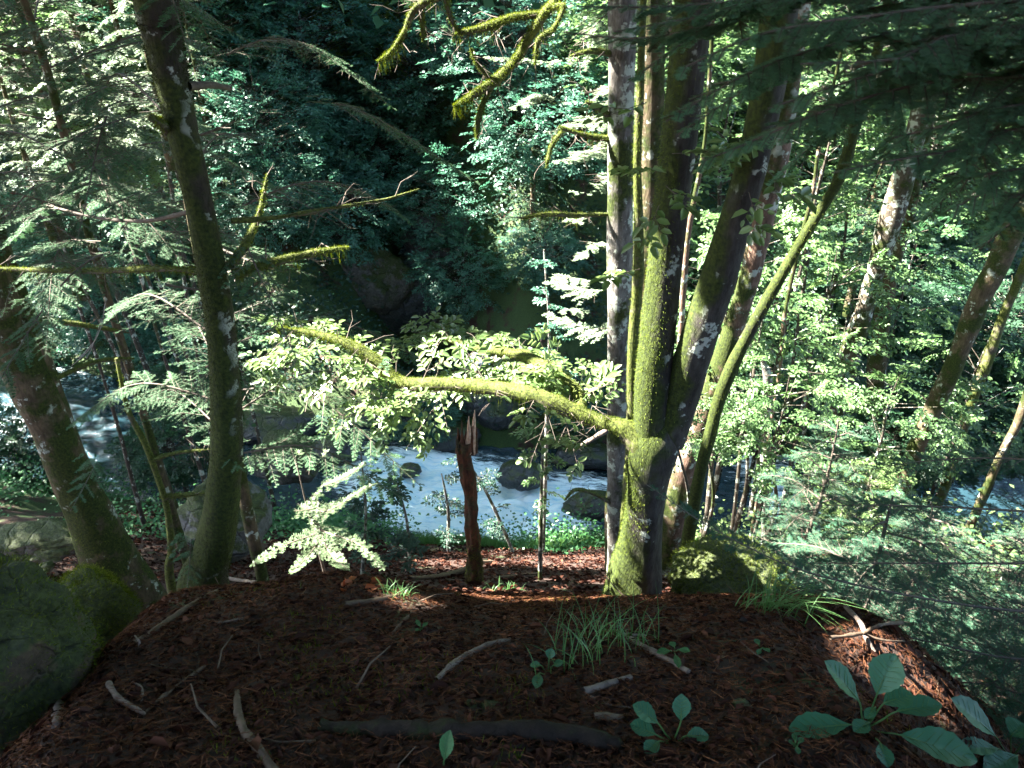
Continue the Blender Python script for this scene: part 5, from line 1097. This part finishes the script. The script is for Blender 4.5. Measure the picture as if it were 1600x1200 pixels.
# orange dead leaves on the crest
for k_ in range(9):
    p_ = atg(530 + k_ * 9 + rng.uniform(-8, 8), 915 + rng.uniform(-8, 14)); n_ = unit(np.array((rng.normal(0, .4), rng.normal(-.5, .4), 1)))[None]
    o = obj('dead_leaf', leaves(np.zeros((1, 3)), rng.normal(0, 1, (1, 3)) * np.array((1, 1, .2)), n_, .055, .04, fold=.35, curl=.3), M['orange_leaf'], None, origin=(0, 0, 0)); o.location = Vector(p_ + np.array((0, 0, .015)))
    tag(o, 'curled orange dead leaf on the crest under the small white fir', 'dead leaf', 'orange dead leaves under the small fir')
p_ = atg(1118, 1084 / 1); 
# sticks
def gstick(label, pts, mat, name='stick', lift=.012, k=8, amp=.25, side=None, group=None):
    P_ = []
    for px, py, w in pts:
        q = atg(px, py); P_.append([q[0], q[1], q[2] + lift + wr(w, q) * .5, wr(w, q)])
    P_ = np.array(P_); c = P_[0, :3].copy()
    sp_ = spline(P_, 36); sp_[:, 2] = np.maximum(sp_[:, 2], H(sp_[:, 0], sp_[:, 1]) + sp_[:, 3] * .3)
    g_ = tube(sp_, k, amp, 22, int(pts[0][0])); o = obj(name, g_, M[mat], None, origin=c)
    if side:
        for s_ in side:
            Q = []
            for px, py, w in s_: q = atg(px, py); Q.append([q[0], q[1], q[2] + lift + wr(w, q) * .4, wr(w, q)])
            m_ = obj('side_twig', tube(spline(np.array(Q), 16), 6, .25, 22), M[mat], None, origin=c); m_.parent = o; m_.location = (0, 0, 0)
    return tag(o, label, 'stick' if name == 'stick' else name.replace('_', ' '), group)
gstick('curved brown stick lying across the middle of the mound', [(682, 1068, 9), (705, 1046, 10), (735, 1026, 10), (765, 1012, 9), (797, 1003, 6)], 'stick_pale')
gstick('thick curved dark stick at the bottom left of the mound', [(372, 1085, 9), (374, 1120, 13), (388, 1155, 14), (418, 1195, 15), (440, 1230, 15)], 'stick')
gstick('short thick pale grey stick right of centre on the mound', [(911, 1086, 13), (940, 1078, 14), (965, 1071, 13), (985, 1064, 10)], 'stick_pale', side=[[(922, 1092, 3), (950, 1105, 3), (985, 1110, 2)]])
gstick('short brown stick below the thick pale grey one', [(926, 1127, 12), (950, 1127, 12), (972, 1127, 11)], 'stick')
gstick('mottled brown stick slanting down beside the four-leaved seedling', [(985, 1003, 9), (1010, 1020, 12), (1040, 1035, 12), (1075, 1055, 9)], 'stick_pale')
gstick('small forked pale stick behind the grass tuft', [(972, 996, 6), (990, 998, 7), (1012, 999, 5)], 'stick_pale', side=[[(990, 1000, 4), (978, 990, 3), (985, 986, 2)]])
gstick('dark rotten log along the bottom edge of the mound', [(500, 1142, 20), (620, 1148, 26), (760, 1150, 28), (860, 1156, 30), (968, 1168, 24)], 'log_dark', name='log', k=16, amp=.45, lift=-.012)
gstick('twisted pale grey stick pieces at the left of the mound', [(172, 1074, 12), (186, 1095, 9), (205, 1108, 9), (228, 1120, 4)], 'stick_pale')
gstick('straight dark twig leaning over the left of the mound', [(228, 1118, 4), (260, 1090, 5), (300, 1060, 4), (322, 1044, 3)], 'stick')
gstick('white hooked twig at the left of the mound', [(205, 1068, 3), (222, 1078, 4), (224, 1092, 5), (222, 1100, 3)], 'stick_pale')
gstick('grey root-like stick at the foot of the big boulder', [(132, 1058, 8), (105, 1080, 10), (95, 1110, 13), (90, 1140, 14)], 'stick_pale')
gstick('slim pale twig near the left crest of the mound', [(335, 978, 4), (358, 975, 5), (380, 971, 4)], 'stick_pale')
gstick('dark broken stick along the left crest beneath the big trunk', [(210, 1010, 8), (250, 985, 9), (300, 950, 9), (345, 925, 6)], 'stick')
gstick('pale broken stick lying against the foot of the big dark trunk', [(312, 898, 7), (350, 905, 7), (395, 912, 6), (420, 912, 4)], 'stick_pale')
gstick('dark mossy stick angled along the crest by the sun patch', [(540, 950, 9), (580, 945, 9), (610, 938, 7), (628, 932, 4)], 'stick')
gstick('short thin twig pointing up the middle of the mound', [(612, 995, 3), (630, 975, 4), (645, 960, 3)], 'stick')
gstick('long dark branch lying behind the mound below the red stump', [(640, 908, 6), (680, 906, 8), (715, 898, 8), (745, 885, 7), (770, 882, 5)], 'stick', lift=.03)
gstick('pinkish twig behind the mound right of the red stump', [(745, 925, 6), (770, 908, 6), (800, 902, 5), (840, 898, 4)], 'stick')
gstick('thin stick lying over the mossy hummock', [(1070, 884, 4), (1110, 882, 5), (1160, 886, 4)], 'stick_pale', lift=.12)
gstick('pale bare stick lying down the right slope between the firs', [(1318, 960, 6), (1340, 985, 7), (1350, 1010, 7), (1362, 1030, 5)], 'stick_pale', lift=.04)
gstick('dark dead branch reaching across the right slope', [(1290, 1020, 6), (1340, 1012, 7), (1385, 996, 6), (1430, 985, 5)], 'stick', lift=.08, side=[[(1340, 1012, 4), (1370, 1022, 4), (1405, 1024, 3)]])
gstick('bent pale twig behind the left mound edge', [(520 - 340, 915 + 60, 3), (196, 990, 3), (214, 1000, 3), (218, 1015, 2)], 'stick_pale')
c = np.array([[*at(-40, 985, 1.9), .012], [*at(0, 1005, 1.85), .013], [*at(50, 1030, 1.8), .014], [*at(95, 1055, 1.75), .013], [*at(122, 1072, 1.75), .011]])
tag(obj('stick', tube(spline(c, 30), 8, .25, 22), M['stick'], None, origin=c[0, :3]), 'pinkish-brown branch slanting down in front of the big boulder', 'stick')
# random small twigs are countable individually: a few dozen
tw = obj('twig', sticks([[0, 0, 0], [.06, .012, .004]], [[.06, .012, .004], [.12, .004, 0]], [.0028, .0022], [.0022, .0012], 5), M['stick'])
for k_ in range(60):
    x, y = rng.uniform(-1.6, 2.4), rng.uniform(.9, 3.2); o = tw if k_ == 0 else tw.copy()
    if k_: COL.objects.link(o)
    s_ = rng.uniform(.5, 1.8); o.location = (x, y, float(H(x, y)) + .012); o.rotation_euler = (rng.uniform(-.3, .3), rng.uniform(-.35, .35), rng.uniform(0, 6.28)); o.scale = (s_,) * 3
    tag(o, 'one of the small brown twigs lying loose in the leaf litter', 'twig', 'small twigs in the leaf litter')
# pebbles
pb = rock_geo((0, 0, 0), (1, 1, .6), 3, .2)[0]; pb = obj('pebble', pb, M['rock_pale'])
for k_, (px, py) in enumerate([(1310 - 590, 985), (735, 1103), (765, 1106), (780, 1100), (934, 1105), (1160, 1105), (520, 1130), (312, 1110)]):
    p_ = atg(px, py); o = pb if k_ == 0 else pb.copy()
    if k_: COL.objects.link(o)
    s_ = .012 + .008 * (k_ % 3); o.location = Vector(p_); o.scale = (s_, s_ * 1.3, s_); o.rotation_euler = (0, 0, k_)
    tag(o, 'small pale pebble half buried in the litter of the mound', 'pebble', 'pebbles in the litter')

# ================================================================ FOREGROUND PLANTS
def broad_leaf(P, T, L, W, curl, seed, stem0):
    """one blade with wavy margin on a stalk; P base of blade, T tip direction"""
    rng = np.random.default_rng(seed); T = unit(T); S = unit(np.cross(T, up)); N = np.cross(S, T)
    n = 22; u = np.linspace(0, 1, n); w = W / 2 * np.sin(np.pi * np.clip(u, 0, 1) ** 1.25) ** .75; w[0] = .0015; w[-1] = .001
    w = w * (1 + .05 * np.sin(u * 40 + seed))
    rows = []
    for v in np.linspace(-1, 1, 9):
        q = P + T * (u * L)[:, None] + S * (w * v)[:, None] + N * ((abs(v) * w * .28) - curl * L * u ** 2 + .008 * L * np.sin(u * 22 + v * 2) * abs(v))[:, None]
        rows.append(q)
    V = np.stack(rows, 1); i = np.arange(n * 9).reshape(n, 9); f = np.stack([i[:-1, :-1], i[:-1, 1:], i[1:, 1:], i[1:, :-1]], -1).reshape(-1, 4)
    g1 = G().add(V.reshape(-1, 3), f)
    mid = (stem0 + P) / 2 - up * .004
    st = spline([[*stem0, .0028], [*mid, .0024], [*P, .002], [*(P + T * L * .5 - N * (curl * L * .25) - N * .001), .0013], [*(P + T * L * .95 - N * (curl * L * .9) - N * .001), .0005]], 20)
    g2 = tube(st, 6)
    for u_ in np.linspace(.12, .82, 7):
        for v_ in (-.8, .8):
            i0 = int(u_ * (n - 1)); i1 = min(n - 1, i0 + 3); j1 = int(round((v_ + 1) * 4))
            a_, b_ = V[i0, 4], V[i1, j1]; m_ = (V[min(n - 1, i0 + 1), 4 + int(np.sign(v_)) * 1])
            for p_, q_ in ((a_, m_), (m_, b_)): g2.merge(sticks([p_ + N * .0004], [q_ + N * .0004], .0009, .0005))
    return g1, g2
def broad_plant(label, root_px, lvs, seed, mat='herb_teal', group=None, rise=.0, name='broad_leaved_plant'):
    b = atg(*root_px); root = thing(name, label, 'plant', b, group)
    for k_, (x0, y0, x1, y1, W, lift0, lift1) in enumerate(lvs):
        t_ = depth(b); p0 = np.array((0, 0, CAMZ)) + ray(x0, y0) * (t_ - lift0 * .9); p1 = np.array((0, 0, CAMZ)) + ray(x1, y1) * (t_ - lift1 * .9 + (y0 - y1) * .0009)
        q0 = atg(x0, y0, .035); q1 = atg(x1, y1, .035)
        if depth(q0) < depth(p0): p0 = q0
        if depth(q1) < depth(p1): p1 = q1
        T = p1 - p0; L = np.linalg.norm(T)
        g1, g2 = broad_leaf(p0, T, L, wr(W, p0) * 2, .06, seed + k_, b)
        l_ = obj('leaf', g1, M[mat], root); s_ = obj('stalk', g2, M['grass'], None, origin=np.array(root.location)); s_.parent = root; s_.location = (0, 0, 0)
    return root
broad_plant('large plant with long broad teal-green leaves fanning out at the lower right', (1352, 1138), [(1342, 1095, 1292, 1032, 44, .1, .16), (1370, 1085, 1398, 1022, 52, .12, .2), (1380, 1100, 1425, 1082, 40, .1, .12), (1400, 1112, 1472, 1098, 38, .1, .12),
            (1328, 1132, 1232, 1138, 46, .05, .05), (1358, 1128, 1335, 1142, 26, .05, .05), (1368, 1105, 1352, 1122, 16, .06, .07), (1405, 1148, 1530, 1185, 62, .08, .1), (1375, 1160, 1388, 1198, 26, .04, .03)], 601)
broad_plant('second broad-leaved plant cut off by the lower right corner', (1580, 1185), [(1555, 1150, 1490, 1090, 50, .12, .16), (1580, 1150, 1600, 1130, 40, .12, .12), (1560, 1170, 1500, 1165, 32, .08, .06), (1590, 1180, 1540, 1205, 40, .1, .08), (1600, 1160, 1640, 1140, 40, .1, .1)], 621)
broad_plant('small rosette of rounded lobed leaves at the bottom right of centre', (1052, 1160), [(1028, 1130, 990, 1100, 34, .06, .08), (1025, 1148, 985, 1130, 32, .05, .05), (1030, 1158, 1008, 1175, 24, .04, .03), (1064, 1126, 1065, 1085, 29, .09, .13), (1072, 1150, 1108, 1148, 26, .03, .03)], 631)
broad_plant('seedling with four pointed leaves in a cross near the mottled stick', (1053, 1018), [(1048, 1017, 1026, 1019, 13, .03, .03), (1054, 1012, 1048, 1002, 11, .04, .05), (1060, 1015, 1078, 1017, 12, .03, .03), (1055, 1022, 1061, 1042, 11, .03, .02)], 641, 'herb', name='seedling')
broad_plant('seedling of four small rounded leaves left of the grass tuft', (856, 1052), [(858, 1030, 862, 1013, 16, .05, .06), (846, 1040, 828, 1038, 13, .03, .03), (864, 1040, 880, 1034, 14, .03, .04), (842, 1052, 838, 1074, 17, .03, .02)], 651, name='seedling')
broad_plant('single upright pale green leaf at the bottom edge of the mound', (693, 1198), [(694, 1188, 702, 1142, 24, .05, .1)], 661, 'herb', name='seedling')
broad_plant('tiny three-leaved seedling left of the large broad-leaved plant', (1243, 1168), [(1243, 1160, 1240, 1145, 9, .02, .03), (1247, 1162, 1255, 1152, 9, .02, .02), (1245, 1166, 1248, 1178, 9, .02, .01), (1240, 1162, 1232, 1158, 8, .02, .02)], 671, name='seedling')
broad_plant('small seedling alone on the dark litter right of centre', (1190, 1012), [(1186, 1008, 1180, 998, 10, .02, .03), (1192, 1012, 1202, 1018, 10, .02, .02), (1188, 1014, 1184, 1022, 8, .02, .01)], 681, name='seedling')
broad_plant('little green sprig in the middle of the mound', (658, 985), [(657, 980, 650, 968, 7, .02, .03), (660, 980, 668, 972, 7, .02, .03), (656, 984, 648, 984, 6, .02, .02)], 691, 'herb', name='seedling')
def tuft(label, px, py, n, L, spread, seed, lean=(0, 0), w=.003, mat='grass', dz=0):
    rng = np.random.default_rng(seed); c = atg(px, py); g_ = G()
    for k_ in range(n):
        a = rng.uniform(0, 6.28); b = c + np.array((rng.normal(0, spread), rng.normal(0, spread), 0)); b[2] = H(b[0], b[1]) + dz
        l = L * rng.uniform(.5, 1.15); d = np.array((math.cos(a) + lean[0], math.sin(a) + lean[1], 0)) * rng.uniform(.2, .75)
        u = np.linspace(0, 1, 8)[:, None]; q = b + (d * u ** 1.6 + up * (u - .45 * u ** 2.4) * .95) * l; s = unit(np.cross(d + 1e-3, up)) * w * (1 - u ** 2 * .95)
        V = np.stack([q - s, q + s], 1).reshape(-1, 3); i = np.arange(7) * 2; g_.add(V, np.stack([i, i + 1, i + 3, i + 2], -1))
    o = obj('grass_tuft', g_, M[mat], None, origin=c); return tag(o, label, 'grass')
tuft('tuft of fine green grass at the foot of the forked tree', 955, 1005, 80, .23, .08, 701, (.25, .3), .0016)
tuft('sparse grass blades left of the fine green tuft', 905, 1045, 26, .26, .05, 702, (-.4, .2), .0018)
tuft('arching grass tuft spilling off the mossy hummock', 1180, 925, 110, .46, .08, 703, (.6, -.1), .003, dz=.05)
tuft('grass growing on top of the mossy hummock', 1125, 905, 90, .4, .09, 704, (.2, .1), .003, dz=.13)
tuft('low grass tuft right of the hummock', 1200, 955, 80, .34, .06, 705, (.7, -.3), .0024)
tuft('little bright grass tuft by the sun patch on the crest', 625, 932, 46, .12, .03, 706, (0, 0), .0014)
tuft('short grass on the near slope right of the red stump', 790, 925, 40, .15, .08, 707)
# dead red fir twig at left
rng = np.random.default_rng(801)
a_ = [at(120, 330, 3.2), at(80, 318, 3.15), at(40, 306, 3.1), at(15, 300, 3.1)]
w, nd = fir_branch(rng, spline(a_, 14), .07, sp=.03, nl=.018, nw=.002, level2=False, r0=.004)
b = obj('dead_twig', w, M['twig'], None, origin=a_[0]); tag(b, 'rust-red dead fir twig caught in the branches at the left edge', 'dead twig')
c = obj('needles', nd, M['needle_red'], None, origin=a_[0], smooth=False); c.parent = b; c.location = (0, 0, 0)
pts_ = [at(165, 470, 3.3), at(158, 510, 3.3), at(140, 545, 3.3), at(112, 572, 3.3)]
g_ = tube(spline([[*p, r] for p, r in zip(pts_, (.003, .003, .0025, .0015))], 20), 6, .2)
for q in ([(158, 500), (145, 540), (135, 560)], [(150, 530), (128, 555), (118, 560)], [(160, 480), (180, 492), (184, 505)]):
    g_.merge(tube(spline([[*at(x, y, 3.3), .0016] for x, y in q], 10), 5, .2))
tag(obj('dead_twig', g_, M['twig_pale'], None, origin=pts_[0]), 'pale bare twig hanging in sun beside the leaning trunk', 'dead twig')

for o in list(COL.objects):
    if o.type == 'EMPTY' and not o.get('label'): o['label'] = 'leafy tree on the far bank'
print('objects', len(COL.objects), 'verts', sum(len(m.vertices) for m in bpy.data.meshes))
